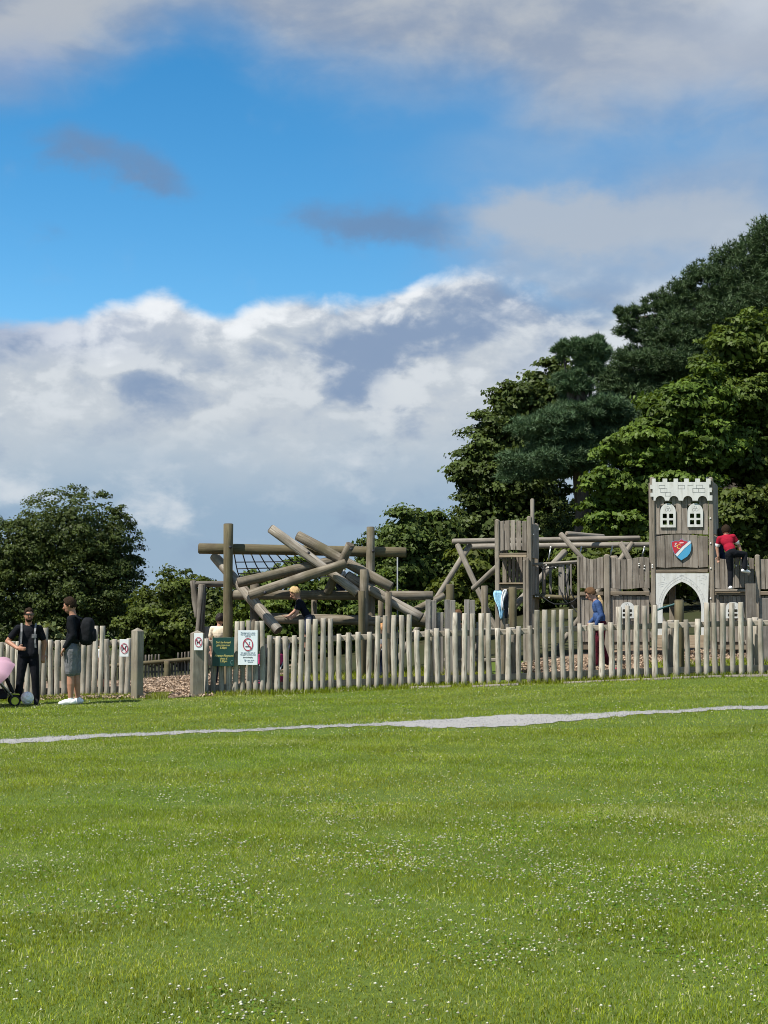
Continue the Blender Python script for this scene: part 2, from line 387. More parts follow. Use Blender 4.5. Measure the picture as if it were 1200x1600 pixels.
def leafmat(name, trans=.35, gloss=.25, rough=.45):
    m, nt, p, o = mat_new(name); a = nd(nt, 'ShaderNodeAttribute', attribute_name='Col')
    nt.links.new(a.outputs['Color'], p.inputs['Base Color']); p.inputs['Roughness'].default_value = rough; p.inputs['Specular IOR Level'].default_value = gloss
    tr = nd(nt, 'ShaderNodeBsdfTranslucent'); mx = nd(nt, 'ShaderNodeMixShader'); mx.inputs[0].default_value = trans
    tcol = mixc(nt, 1.0, a.outputs['Color'], (1.15, 1.1, .55), 'MULTIPLY'); nt.links.new(tcol, tr.inputs[0])
    nt.links.new(p.outputs[0], mx.inputs[1]); nt.links.new(tr.outputs[0], mx.inputs[2]); nt.links.new(mx.outputs[0], o.inputs[0]); return m

M_PICK = [wood('picket_wood', (.54, .49, .41), (.38, .338, .275), (.10, .07, .05), moss=(.22, .205, .15), var=.36, crack=.8), endgrain('picket_end', (.5, .46, .38), (.33, .29, .23))]
M_RAIL = wood('rail_wood', (.40, .36, .30), (.30, .265, .21), (.12, .10, .07), axis='X', var=.15)
M_GATE = wood('gatepost_wood', (.31, .28, .225), (.215, .185, .14), (.07, .055, .04), moss=(.2, .18, .12), var=.08)
M_LOG = [wood('climbing_log_wood', (.28, .245, .19), (.145, .12, .085), (.05, .04, .026), moss=(.105, .09, .05), var=.25, grain=20), endgrain('climbing_log_end', (.15, .12, .085), (.06, .045, .03))]
M_LOGP = [wood('pale_log_wood', (.42, .38, .32), (.22, .185, .14), (.07, .055, .04), var=.1, grain=16, crack=.8), endgrain('pale_log_end', (.13, .10, .07), (.045, .035, .022))]
M_LOGD = [wood('olive_post_wood', (.17, .145, .085), (.115, .092, .052), (.04, .032, .02), moss=(.10, .095, .045), var=.12, grain=18), endgrain('olive_post_end', (.13, .105, .065), (.05, .04, .025))]
M_POLE = [wood('grey_pole_wood', (.30, .27, .225), (.21, .185, .15), (.08, .07, .05), var=.15, grain=24), endgrain('grey_pole_end', (.28, .24, .19), (.15, .12, .09))]
M_BARK = [wood('bark_pole', (.20, .18, .15), (.11, .095, .075), (.035, .03, .022), var=.15, grain=12, crack=.9), endgrain('bark_pole_end', (.2, .17, .13), (.09, .07, .05))]
M_BOARD = wood('castle_board_wood', (.315, .28, .235), (.20, .17, .138), (.05, .04, .028), var=.26, grain=22, crack=.55)
M_BOARDX = wood('castle_rail_wood', (.255, .21, .15), (.175, .14, .10), (.05, .04, .028), axis='X', var=.2, grain=22)
M_POSTB = wood('castle_post_wood', (.30, .262, .208), (.205, .175, .135), (.06, .05, .035), var=.12, grain=22)
M_GREY = wood('weathered_grey_board', (.30, .28, .245), (.21, .19, .165), (.08, .07, .06), var=.2, grain=20)
M_STEP = wood('step_board_wood', (.36, .29, .20), (.29, .22, .15), (.12, .09, .06), axis='X', var=.1)
M_WHITE = plain('white_panel_plastic', (.50, .51, .49), .45, .4, vary=.05, nscale=3)
def weathered(name, c, stain, amt=.5):
    m, nt, p, o = mat_new(name); t = nd(nt, 'ShaderNodeTexCoord'); mp = nd(nt, 'ShaderNodeMapping'); mp.inputs['Scale'].default_value = (14, 14, 1.6); nt.links.new(t.outputs['Object'], mp.inputs[0])
    a = noise(nt, mp.outputs[0], 1.0, 6, .6, .5); b = noise(nt, t.outputs['Object'], 6, 6, .7)
    mul = nd(nt, 'ShaderNodeMath', operation='MULTIPLY'); nt.links.new(ramp(nt, a, .45, .8), mul.inputs[0]); nt.links.new(ramp(nt, b, .3, .7), mul.inputs[1])
    m2 = nd(nt, 'ShaderNodeMath', operation='MULTIPLY'); nt.links.new(mul.outputs[0], m2.inputs[0]); m2.inputs[1].default_value = amt
    cc = mixc(nt, m2.outputs[0], c, stain); cc = mixc(nt, ramp(nt, b, .6, .85), cc, tuple(x*.86 for x in c)); nt.links.new(cc, p.inputs['Base Color']); p.inputs['Roughness'].default_value = .55; p.inputs['Specular IOR Level'].default_value = .3; return m
M_WHITE = weathered('weathered_white_panel', (.56, .57, .54), (.26, .25, .20), .9)
M_ENGR = plain('engraved_grey', (.24, .25, .25), .7)
M_SIGNW = plain('white_sign_board', (.82, .84, .84), .35, .4, vary=.02)
M_SIGNB = plain('pale_blue_sign_board', (.76, .82, .84), .35, .4, vary=.03)
M_SIGNG = plain('green_sign_board', (.012, .055, .045), .4, .4, vary=.15)
M_YEL = plain('yellow_lettering', (.75, .66, .22), .5)
M_INK = plain('black_ink', (.02, .02, .025), .5)
M_INKB = plain('blue_grey_ink', (.10, .16, .24), .5)
M_REDS = plain('red_ring_paint', (.42, .03, .07), .45)
M_RED = weathered('shield_red', (.42, .024, .04), (.25, .06, .06), .7)
M_BLUE = weathered('shield_blue', (.06, .30, .50), (.10, .24, .34), .7)
M_SHW = weathered('shield_white', (.62, .63, .63), (.4, .4, .36), .6)
M_GOLD = plain('shield_yellow', (.85, .55, .12), .4)
M_ROPE = plain('dark_rope', (.022, .024, .028), .9)
M_POLEG = plain('dull_grey_pole', (.22, .24, .25), .6, .3)
M_STEEL = plain('galvanised_steel', (.42, .44, .45), .4, .5, .6)
M_BOLT = plain('white_bolt_cap', (.75, .74, .70), .4)

# ================================================================== THE SETTING
def groundmat(name, cols, scale, rough=.95, bump=.4):
    m, nt, p, o = mat_new(name); t = nd(nt, 'ShaderNodeTexCoord'); v = t.outputs['Object']
    a = noise(nt, v, scale, 8, .65); b = noise(nt, v, scale*.06, 4)
    c = mixc(nt, ramp(nt, a, .35, .65), cols[0], cols[1]); c = mixc(nt, ramp(nt, b, .35, .7), c, cols[2])
    nt.links.new(c, p.inputs['Base Color']); p.inputs['Roughness'].default_value = rough; p.inputs['Specular IOR Level'].default_value = .1
    bp = nd(nt, 'ShaderNodeBump'); bp.inputs['Strength'].default_value = bump; bp.inputs['Distance'].default_value = .03; nt.links.new(a, bp.inputs['Height']); nt.links.new(bp.outputs[0], p.inputs['Normal'])
    return m
def grid_sheet(name, X, Y, Z, mat):
    r, c = X.shape; V = np.stack([X, Y, Z], -1).reshape(-1, 3)
    i = (np.arange(r-1)[:, None]*c+np.arange(c-1)[None, :]).ravel()
    F = np.stack([i, i+1, i+c+1, i+c], -1)
    me = mesh_np(name, V, F.ravel(), np.full(len(F), 4), True); o = obj(name, me, mat); o['kind'] = 'structure'; return o
gx = np.concatenate([np.linspace(-500, -30, 20), np.linspace(-28, 28, 140), np.linspace(30, 500, 20)])
gy = np.concatenate([np.linspace(-60, 2, 12), np.linspace(3, 44, 120), np.linspace(46, 130, 30), np.linspace(140, 900, 20)])
GX, GY = np.meshgrid(gx, gy)
M_LAWN = groundmat('lawn_ground', ((.06, .09, .016), (.10, .14, .024), (.08, .12, .02)), 14)
grid_sheet('lawn', GX, GY, terrain(GX, GY), M_LAWN)

# the gravel path, its two edges read off the photograph
far_e = [(-160, 1163), (0, 1156.5), (100, 1151.5), (200, 1146), (300, 1142.5), (400, 1139.3), (500, 1134.5), (617, 1129), (733, 1121), (850, 1117), (967, 1113.5), (1083, 1108), (1200, 1103.5), (1340, 1097)]
near_e = [(-160, 1170), (0, 1162.5), (100, 1157), (200, 1150), (300, 1145.8), (400, 1142), (500, 1136.6), (600, 1134), (650, 1135.5), (690, 1137), (740, 1137), (800, 1134.5), (850, 1130.5), (890, 1127), (940, 1121), (1000, 1116.5), (1083, 1112), (1200, 1108), (1340, 1102)]
pf = np.array([ground(*p)[:2] for p in far_e]); pn = np.array([ground(*p)[:2] for p in near_e])
pn[:, 1] -= .05
xs_ = np.linspace(-6.6, 7.4, 400)
yf_ = np.interp(xs_, pf[:, 0], pf[:, 1]); yn_ = np.interp(xs_, pn[:, 0], pn[:, 1])
yf_ += .05*np.sin(xs_*4.1)+.04*np.sin(xs_*11.7+1)+.04*np.sin(xs_*29); yn_ += .05*np.sin(xs_*5.3+2)+.05*np.sin(xs_*17.1)+.04*np.sin(xs_*31)
PX = np.repeat(xs_[None, :], 8, 0); T8 = np.linspace(0, 1, 8)[:, None]; PY = yn_[None, :]*(1-T8)+yf_[None, :]*T8
M_PATH = groundmat('path_gravel', ((.16, .155, .15), (.41, .40, .385), (.31, .30, .285)), 40)
grid_sheet('path', PX, PY, terrain(PX, PY)+.006, M_PATH)
def on_path(x, y):
    j = RNG.normal(0, .09, len(x)); return (y > np.interp(x, xs_, yn_)+j) & (y < np.interp(x, xs_, yf_)+j) & (x > -6.6) & (x < 7.4)

# bark mulch inside the playground, with a tongue through the gate
M_MULCH = groundmat('bark_mulch', ((.14, .095, .06), (.35, .265, .19), (.25, .18, .125)), 40, bump=.8)
def mulch(xa, xb, ye, n):
    mx_ = np.linspace(xa, xb, n); y0_ = np.full_like(mx_, 27.72)+.05*np.sin(mx_*7); g = (mx_ > -4.16) & (mx_ < -3.42); y0_[g] = 27.02+.1*np.sin(mx_[g]*23)
    MY = y0_[None, :]+(ye-y0_[None, :])*np.linspace(0, 1, 60)[:, None]**1.4; MX = np.repeat(mx_[None, :], 60, 0)+.12*np.sin(MY*2.3)
    grid_sheet('bark_mulch', MX, MY, terrain(MX, MY)+.014, M_MULCH)
mulch(-14, -2.0, 41.4, 160); mulch(2.9, 13, 33, 120)
def chips(n, box, seed):
    r = np.random.default_rng(seed); x = r.uniform(box[0], box[1], n); y = r.uniform(box[2], box[3], n); z = terrain(x, y)+.025+r.uniform(0, .03, n)
    C = np.stack([x, y, z], -1); t = r.normal(size=(n, 3)); t[:, 2] *= .5; t /= np.linalg.norm(t, axis=1)[:, None]
    u = np.cross(t, r.normal(size=(n, 3))); u /= np.linalg.norm(u, axis=1)[:, None]
    l = r.uniform(.018, .045, (n, 1)); w = r.uniform(.006, .016, (n, 1)); nn = np.cross(t, u)*.006
    V = np.stack([C-t*l-u*w-nn, C+t*l*.8-u*w-nn, C+t*l+u*w-nn, C-t*l*.9+u*w*.8-nn, C+nn], 1).reshape(-1, 3)
    b = np.arange(n)[:, None]*5; F = np.concatenate([b+np.array([[0, 1, 4]]), b+np.array([[1, 2, 4]]), b+np.array([[2, 3, 4]]), b+np.array([[3, 0, 4]])], 1).reshape(-1)
    me = mesh_np('chips', V, F, np.full(n*4, 3)); k = r.uniform(.55, 1.35, (n, 1)); c = np.where(r.random((n, 1)) < .5, np.array([[.45, .345, .255]]), np.array([[.33, .24, .165]]))*k
    setcol(me, np.repeat(c, 5, 0)); return me
M_CHIP = leafmat('bark_chip', .0, .1, .9)
for nm, n, bx in (('bark_chips', 16000, (-6.2, -3.0, 27.05, 41.5)), ('bark_chips', 9000, (2.6, 7.6, 27.9, 30.6)), ('bark_chips', 2500, (-3.4, -1.8, 27.8, 30))):
    o = obj(nm, chips(n, bx, n), M_CHIP); o['kind'] = 'stuff'; o['label'] = 'loose pale brown bark chips covering the playground floor'

# ------------------------------------------------------------------ grass
def patchy(x, y, s, seed):                 # cheap smooth value noise in 0..1
    r = np.random.default_rng(seed); v = 0; a = 0
    for k in range(6):
        th = r.uniform(0, 6.28); f = s*(1.6**k)*r.uniform(.8, 1.2); ph = r.uniform(0, 6.28, 2); w = .72**k
        v = v+w*np.sin((x*np.cos(th)+y*np.sin(th))*f+ph[0])*np.sin((y*np.cos(th)-x*np.sin(th))*f*.8+ph[1]); a += w
    return .5+.5*np.clip(v/a*2.2, -1, 1)
def blades(name, x, y, h, w, cols, label, lean=.55, simple=False):
    n = len(x); z = terrain(x, y)-.004; B = np.stack([x, y, z], -1)
    a = RNG.uniform(0, 6.2832, n); side = np.stack([np.cos(a), np.sin(a), np.zeros(n)], -1)
    b = RNG.uniform(0, 6.2832, n); l = RNG.uniform(.1, 1, n)*lean; ld = np.stack([np.cos(b)*l, np.sin(b)*l, np.zeros(n)], -1)
    up = np.array([[0, 0, 1.]]); h = h[:, None]; w = w[:, None]
    if simple:
        V = np.stack([B-side*w, B+side*w, B+(up+ld)*h], 1).reshape(-1, 3); F = np.arange(3*n); sz = np.full(n, 3); k = 3
    else:
        Mp = B+(up+ld*.35)*h*.6
        V = np.stack([B-side*w, B+side*w, Mp+side*w*.75, Mp-side*w*.75, B+(up*.93+ld)*h], 1).reshape(-1, 3)
        q = np.arange(n)[:, None]*5; F = np.concatenate([q+np.array([[0, 1, 2, 3]]), q+np.array([[3, 2, 4]])], 1).ravel(); sz = np.tile([4, 3], n); k = 5
    me = mesh_np(name, V, F, sz); setcol(me, np.repeat(cols, k, 0))
    o = obj(name, me, M_BLADE); o['kind'] = 'stuff'; o['label'] = label; return o
M_BLADE = leafmat('grass_blade', .42, .05, .6)
def grass_cols(x, y):
    n = len(x); p = patchy(x, y, .9, 3)[:, None]; q = patchy(x*.8, y*1.3, 2.6, 5)[:, None]; r = RNG.random((n, 1))
    c = np.array([[.212, .298, .016]])*(1-p)+np.array([[.290, .328, .034]])*p
    c = c*(.72+.48*q)*(.5+.95*r)
    w2 = patchy(x*.6, y*1.1, .75, 77)[:, None]; dry = RNG.random((n, 1)) < (.11+.10*(q > .6)+.30*np.clip(w2-.72, 0, 1)/.28)
    return np.where(dry, np.array([[.47, .48, .22]])*(.7+.6*r), c)
def scatter(n, y0, y1, pw=1.0):
    y = y0+(y1-y0)*RNG.random(n)**pw; hw = .255*y+.9; x = RNG.uniform(-1, 1, n)*hw; return x, y
zones = [(130000, 4.6, 8.5, .019, .0018), (190000, 8.5, 13, .019, .0026), (170000, 13, 19.3, .020, .0038), (120000, 19.3, 27.55, .022, .0052)]
for n, ya, yb, hh, ww in zones:
    x, y = scatter(n, ya, yb, .8)
    k = ~on_path(x, y) & ~((y > 27.0) & (x > -4.15) & (x < -3.4)); x, y = x[k], y[k]
    p = patchy(x, y, 1.7, 9)
    h = hh*(.55+.9*RNG.random(len(x)))*(.75+.6*p); tall = RNG.random(len(x)) < .016; h[tall] *= 2.3
    d = np.abs(y-27.4); h = h*(1+1.5*np.exp(-(d/.22)**2)*(RNG.random(len(x)) < .6))
    blades('lawn_grass', x, y, h, np.full(len(x), ww)*(.7+.6*RNG.random(len(x))), grass_cols(x, y), 'short green mown lawn grass with paler dry stalks', 1.15, simple=ya > 8)
# long grass along the fence foot and rough grass inside the playground
x = RNG.uniform(-3.35, 7.2, 9000); y = 27.45+RNG.normal(0, .10, 9000)
blades('fence_foot_grass', x, y, .04+.09*RNG.random(9000)**2, np.full(9000, .006), grass_cols(x, y)*.8, 'longer darker grass growing along the foot of the picket fence', .6)
x = RNG.uniform(-6.8, -4.3, 5000); y = 27.45+RNG.normal(0, .13, 5000)
blades('fence_foot_grass', x, y, .03+.08*RNG.random(5000)**2, np.full(5000, .006), grass_cols(x, y)*.8, 'longer grass along the foot of the fence behind the two men', .6)
x = RNG.uniform(-2.3, 1.9, 26000); y = RNG.uniform(27.85, 30.5, 26000)
blades('rough_grass', x, y, .05+.2*RNG.random(26000)**2, np.full(26000, .008), grass_cols(x, y)*np.array([[1.0, .92, .9]]), 'rough uncut grass between the fence and the log pile', .6)
x = RNG.uniform(4.9, 7.2, 5000); y = RNG.uniform(27.85, 28.9, 5000)
blades('rough_grass', x, y, .05+.16*RNG.random(5000)**2, np.full(5000, .008), grass_cols(x, y), 'rough grass behind the right end of the picket fence', .6)
n = 1500; x = RNG.uniform(-4.15, -3.78, n); y = 27.25+RNG.normal(0, .18, n)
blades('gateway_grass', x, y, .04+.08*RNG.random(n), np.full(n, .006), grass_cols(x, y)*.8, 'tuft of grass on the mulch beside the gatepost', .7)
# clover leaves: low darker rosettes in patches
n = 42000; x, y = scatter(n, 4.6, 14, .9); k = (patchy(x, y, 2.4, 21)*.55+patchy(x, y, .7, 31)*.45 > .5+.2*RNG.random(n)); x, y = x[k], y[k]; n = len(x)
C = np.stack([x, y, terrain(x, y)+.016+.012*RNG.random(n)], -1); nn = RNG.normal(0, .35, (n, 3))+np.array([0, 0, 1.0]); nn /= np.linalg.norm(nn, axis=1)[:, None]; t_ = np.cross(nn, RNG.normal(size=(n, 3))); t_ /= np.linalg.norm(t_, axis=1)[:, None]; b_ = np.cross(nn, t_); sz = RNG.uniform(.006, .011, n)[:, None]
V = np.stack([C-t_*sz, C+b_*sz*.8, C+t_*sz, C-b_*sz*.8], 1).reshape(-1, 3); me = mesh_np('clover_leaves', V, np.arange(4*n), np.full(n, 4)); setcol(me, np.repeat(np.array([[.11, .20, .026]])*RNG.uniform(.6, 1.4, (n, 1)), 4, 0))
o = obj('clover_leaves', me, M_BLADE); o['kind'] = 'stuff'; o['label'] = 'low dark green clover leaves in patches of the lawn'
# clover heads
M_CLOV = leafmat('clover_head', .15, .2, .7)
n = 80000; x, y = scatter(n, 4.8, 27.3, .85); pt = patchy(x, y, 2.4, 21)*.55+patchy(x, y, .7, 31)*.45
near = np.clip(1.3-(y-5)/9, .10, 1.0)*np.clip(1.05-.13*(x/(.05*y+.5)), .35, 1.1)
keep = (RNG.random(n) < np.clip((pt-.28)*1.5, .05, 1)*near*.9) & ~on_path(x, y); x, y = x[keep], y[keep]; n = len(x)
z = terrain(x, y)+.026+.026*RNG.random(n); r = (.0040+.0046*RNG.random(n))*(1+.02*np.clip(y-8, 0, 20)); r = r[:, None, None]
octv = np.array([[1, 0, 0], [0, 1, 0], [-1, 0, 0], [0, -1, 0], [0, 0, .9], [0, 0, -.8]])
V = (np.stack([x, y, z], -1)[:, None, :]+octv[None]*r*np.array([1.15, 1.15, .8])).reshape(-1, 3)
of = np.array([[0, 1, 4], [1, 2, 4], [2, 3, 4], [3, 0, 4], [1, 0, 5], [2, 1, 5], [3, 2, 5], [0, 3, 5]])
F = (np.arange(n)[:, None, None]*6+of[None]).ravel(); me = mesh_np('clover', V, F, np.full(n*8, 3), True)
cc = np.array([[.62, .62, .47]])*RNG.uniform(.45, 1.1, (n, 1)); cc = np.where(RNG.random((n, 1)) < .1, np.array([[.34, .29, .16]]), cc); setcol(me, np.repeat(cc, 6, 0))
o = obj('clover_flowers', me, M_CLOV); o['kind'] = 'stuff'; o['label'] = 'small white clover flowers dotted over the lawn'
# loose stones on the path
n = 4000; x = RNG.uniform(-6.4, 7.2, n); t = RNG.random(n); y = np.interp(x, xs_, yn_)*(1-t)+np.interp(x, xs_, yf_)*t
z = terrain(x, y)+.016; r = RNG.uniform(.004, .011, n)[:, None, None]*RNG.uniform(.6, 1.2, (n, 6, 1))
V = (np.stack([x, y, z], -1)[:, None, :]+octv[None]*r*np.array([1, 1, .7])).reshape(-1, 3); F = (np.arange(n)[:, None, None]*6+of[None]).ravel()
me = mesh_np('stones', V, F, np.full(n*8, 3)); setcol(me, np.repeat(RNG.uniform(.26, .46, (n, 1))*np.array([[1, .99, .97]]), 6, 0))
o = obj('path_gravel_stones', me, M_CHIP); o['kind'] = 'stuff'; o['label'] = 'pale grey gravel stones lying on the path'

# ------------------------------------------------------------------ trees
M_LEAF = leafmat('tree_leaf', .3, .16, .5); M_NEEDLE = leafmat('pine_needle', .1, .2, .55)
M_TRUNK = wood('tree_bark', (.12, .10, .08), (.075, .06, .045), (.025, .02, .015), grain=9, crack=.8)
def unit(n, r): v = r.normal(size=(n, 3)); return v/np.linalg.norm(v, axis=1)[:, None]
def leaf_quads(C, N, size, r, ratio=.62, fold=.18):
    n = len(C); N = N/np.linalg.norm(N, axis=1)[:, None]
    t = np.cross(N, unit(n, r)); t /= np.linalg.norm(t, axis=1)[:, None]+1e-9; b = np.cross(N, t); s = size[:, None]
    V = np.stack([C-t*s*.5, C+b*s*ratio*.5+N*s*fold+t*s*.05, C+t*s*.5, C-b*s*ratio*.5+N*s*fold+t*s*.05], 1)
    return V.reshape(-1, 3)
def crown_mesh(name, blobs, n, size, c0, c1, seed, per=26, cr=.34, flat=.6, shell=.13, fringe=.16, bough=.74, dens=1.9, rlo=.74):
    """leaves in clumps, clumps gathered on boughs, boughs spread over the crown: lit tops, dark gaps between"""
    r = np.random.default_rng(seed); bl = [(at(px, py, Y), rx/S(Y), ry/S(Y), Y) for px, py, rx, ry, Y in blobs]
    wgt = np.array([a*b for _, a, b, _ in bl])**.9; wgt /= wgt.sum(); C = []; N = []; Sz = []; K = []
    for (c, a, b, Y), wt in zip(bl, wgt):
        nb = int(n*wt); sc = np.array([a, a*.9, b]); nbo = max(5, int(4.2*a*b/bough**2*dens)); d = unit(nbo, r); d = d[d[:, 2] > -.7]; nbo = len(d)
        rr = r.uniform(rlo, 1.0, nbo); bc_ = np.array(c)+d*rr[:, None]*sc; br = bough*min(1.0, a/.9)*r.uniform(.4, .85, nbo); bt = r.uniform(.72, 1.28, nbo); bh = r.uniform(-1, 1, nbo)
        nc = max(8, int(nb*.74/per)); bi = r.integers(0, nbo, nc); u0 = unit(nc, r); u0[:, 2] = np.abs(u0[:, 2])*.9-.22; rad_ = r.uniform(.55, 1.0, nc); fr = r.random(nc) < fringe; rad_[fr] *= r.uniform(1.1, 1.5, fr.sum())
        cc = bc_[bi]+u0*rad_[:, None]*br[bi][:, None]*np.array([1, 1, .78]); hs = r.uniform(.5, 1.2, nc)*np.where(fr, .5, 1.0)
        idx = np.repeat(np.arange(nc), per); m = len(idx); u = unit(m, r); u[:, 2] = np.abs(u[:, 2])*1.2-.4
        off = u*(r.random(m)**.45)[:, None]*cr*hs[idx][:, None]*np.array([1, 1, flat]); P = cc[idx]+off
        nn = u*.6+d[bi[idx]]*.3+u0[idx]*.3+np.array([0, 0, .5])+r.normal(0, .45, (m, 3))
        C.append(P); N.append(nn); Sz.append(size*r.uniform(.55, 1.35, m)); K.append(np.stack([bt[bi[idx]]*r.uniform(.72, 1.28, m), bh[bi[idx]]], -1))
        ni = int(nb*.3); d2 = unit(ni, r); P2 = np.array(c)+d2*(r.uniform(.3, .84, ni)[:, None])*sc
        C.append(P2); N.append(d2+r.normal(0, .4, (ni, 3))); Sz.append(np.full(ni, size*1.55)); K.append(np.stack([r.uniform(.7, 1.1, ni), np.zeros(ni)], -1))
    C = np.concatenate(C); N = np.concatenate(N); Sz = np.concatenate(Sz); K = np.concatenate(K)
    V = leaf_quads(C, N, Sz, r); me = mesh_np(name, V, np.arange(len(V)), np.full(len(C), 4))
    w = np.clip(r.random((len(C), 1))*.7+.15+.25*K[:, 1:2], 0, 1); col_ = (np.array([c0])*(1-w)+np.array([c1])*w)*K[:, :1]
    setcol(me, np.repeat(col_, 4, 0)); return me
def pine_mesh(name, blobs, n, ln, c0, c1, seed, per=9, flat=.5):
    r = np.random.default_rng(seed); bl = [(at(px, py, Y), rx/S(Y), ry/S(Y)) for px, py, rx, ry, Y in blobs]
    wgt = np.array([a*b for _, a, b in bl]); wgt /= wgt.sum(); Vs = []; Cs = []
    for (c, a, b), wt in zip(bl, wgt):
        nt_ = max(6, int(n*wt)); d = unit(nt_, r); rr = r.random(nt_)**.42; d[:, 2] = np.where(d[:, 2] < 0, d[:, 2]*.55, d[:, 2])
        # tufts gathered along short shoots so that pads have ragged lobes
        lob = unit(max(5, nt_//26), r); li = r.integers(0, len(lob), nt_); pos = lob[li]*(r.uniform(.45, 1.0, len(lob))[li])[:, None]+d*rr[:, None]*.33
        cc = np.array(c)+pos*np.array([a, a*.9, b])*1.02
        idx = np.repeat(np.arange(nt_), per); m = len(idx); ax = pos*.6+np.array([0, 0, .6])+r.normal(0, .25, (nt_, 3)); ax /= np.linalg.norm(ax, axis=1)[:, None]
        dr = ax[idx]*.75+unit(m, r)*.9; dr /= np.linalg.norm(dr, axis=1)[:, None]; sd = np.cross(dr, unit(m, r)); sd /= np.linalg.norm(sd, axis=1)[:, None]+1e-9
        B = cc[idx]; L_ = ln*r.uniform(.7, 1.25, m)[:, None]; w = .015
        Vs.append(np.stack([B-sd*w, B+sd*w, B+dr*L_], 1).reshape(-1, 3))
        k = (r.uniform(.75, 1.2, nt_)[idx]*r.uniform(.8, 1.2, m))[:, None]; q = r.random((m, 1)); Cs.append((np.array([c0])*(1-q)+np.array([c1])*q)*k)
    V = np.concatenate(Vs); Cc = np.concatenate(Cs); me = mesh_np(name, V, np.arange(len(V)), np.full(len(V)//3, 3)); setcol(me, np.repeat(Cc, 3, 0)); return me
def tree(name, label, cat, me, mat, trunk_px, Y, blobs, r0=.25, group=None, limbs=5, sprout=None):
    bx = at(trunk_px, 900, Y); b = Vector((bx.x, Y, tz(bx.x, Y)-.15)); t = thing(name, label, cat, b, group)
    tops = sorted([at(px, py, Yb) for px, py, rx, ry, Yb in blobs], key=lambda v: -v.z)
    top = tops[0]; mid = b.lerp(top, .45)+Vector((.12, 0, 0))
    pts = [b, b.lerp(mid, .5)+Vector((.05, .03, 0)), mid, mid.lerp(top, .5)+Vector((-.1, .05, 0)), top]
    tr = tube('trunk', pts, [r0*1.15, r0, r0*.8, r0*.45, r0*.12], M_TRUNK, t, 9)
    for k, p in enumerate(tops[1:1+limbs]):
        s = b.lerp(top, .28+.08*k); tube('limb', [s, s.lerp(p, .55)+Vector((0, 0, .1*(p-s).length)), p], [r0*.45, r0*.28, r0*.08], M_TRUNK, t, 6)
    obj('crown', me, mat, t); return t
def T(name, label, cat, blobs, n, size, c0, c1, seed, trunk, Y, r0=.22, group=None, **kw):
    bl = [(*b, Y) if len(b) == 4 else b for b in blobs]
    return tree(name, label, cat, crown_mesh(name+'_crown', bl, n, size, c0, c1, seed, **kw), M_LEAF, trunk, Y, bl, r0, group)
T('dark_rounded_tree', 'dark green broad rounded tree rising at the left edge of the photo', 'tree',
  [(112, 838, 92, 78), (60, 870, 85, 72), (165, 862, 52, 68), (0, 880, 95, 70), (178, 905, 48, 52), (120, 920, 105, 60), (60, 950, 110, 60), (150, 955, 66, 58), (-70, 900, 80, 80), (20, 985, 120, 40)],
  82000, .115, (.052, .076, .019), (.074, .098, .026), 1, 105, 62, .3, cr=.34, fringe=.03, bough=.45, dens=2.0, rlo=.9, flat=.8)
T('rounded_bush', 'mid green bushy tree between the gateposts and the dark rounded tree', 'tree',
  [(284, 940, 52, 44), (240, 962, 52, 40), (328, 952, 48, 46), (290, 985, 100, 42), (215, 995, 40, 40), (255, 1015, 60, 34), (345, 990, 60, 50)], 30000, .125, (.062, .088, .016), (.092, .118, .022), 2, 285, 50, .16, cr=.36)
T('leafy_shrub', 'leafy green shrub seen through the log pile behind the blond boy', 'shrub',
  [(410, 950, 55, 45), (470, 955, 55, 50), (450, 900, 34, 30), (420, 990, 80, 40), (395, 915, 30, 30), (470, 1020, 56, 28), (400, 1015, 50, 30)], 15000, .13, (.066, .108, .018), (.115, .158, .028), 3, 440, 43, .1, cr=.32)
T('leafy_shrub', 'leafy green shrub behind the right half of the log pile', 'shrub',
  [(535, 955, 55, 48), (590, 950, 50, 55), (560, 990, 70, 40), (520, 920, 40, 40), (640, 965, 50, 50), (600, 1012, 60, 32), (535, 1015, 50, 30), (655, 1005, 50, 36)], 16000, .13, (.066, .106, .018), (.112, .155, .028), 4, 560, 43.5, .1, cr=.32)
T('broadleaf_tree', 'mid sized broadleaf tree right of the log pile, the lowest of the right hand treetops', 'tree',
  [(648, 838, 50, 52), (612, 880, 42, 48), (690, 850, 46, 56), (650, 900, 75, 60), (600, 915, 40, 40), (690, 930, 60, 60), (660, 970, 90, 50)], 40000, .14, (.056, .088, .019), (.092, .126, .030), 5, 660, 46, .2, cr=.38)
T('tall_broadleaf_tree', 'tall dark broadleaf tree standing behind the small lookout tower', 'tree',
  [(838, 612, 34, 36), (870, 590, 26, 28), (800, 640, 40, 42), (768, 668, 26, 30), (850, 650, 60, 50), (770, 710, 48, 52), (840, 700, 70, 60), (732, 740, 30, 34), (752, 755, 46, 60), (815, 770, 90, 70), (765, 835, 70, 70), (845, 850, 110, 70), (740, 905, 60, 70), (830, 920, 110, 60)],
  70000, .145, (.054, .082, .020), (.086, .118, .030), 6, 830, 50, .35, cr=.42)
T('young_maple', 'small bright yellow-green maple under the trees beside the lookout tower', 'tree',
  [(738, 885, 32, 40), (755, 925, 34, 34), (718, 925, 26, 30), (745, 960, 40, 40)], 5600, .16, (.075, .10, .016), (.105, .125, .022), 7, 740, 38, .07, cr=.3, fringe=.3)
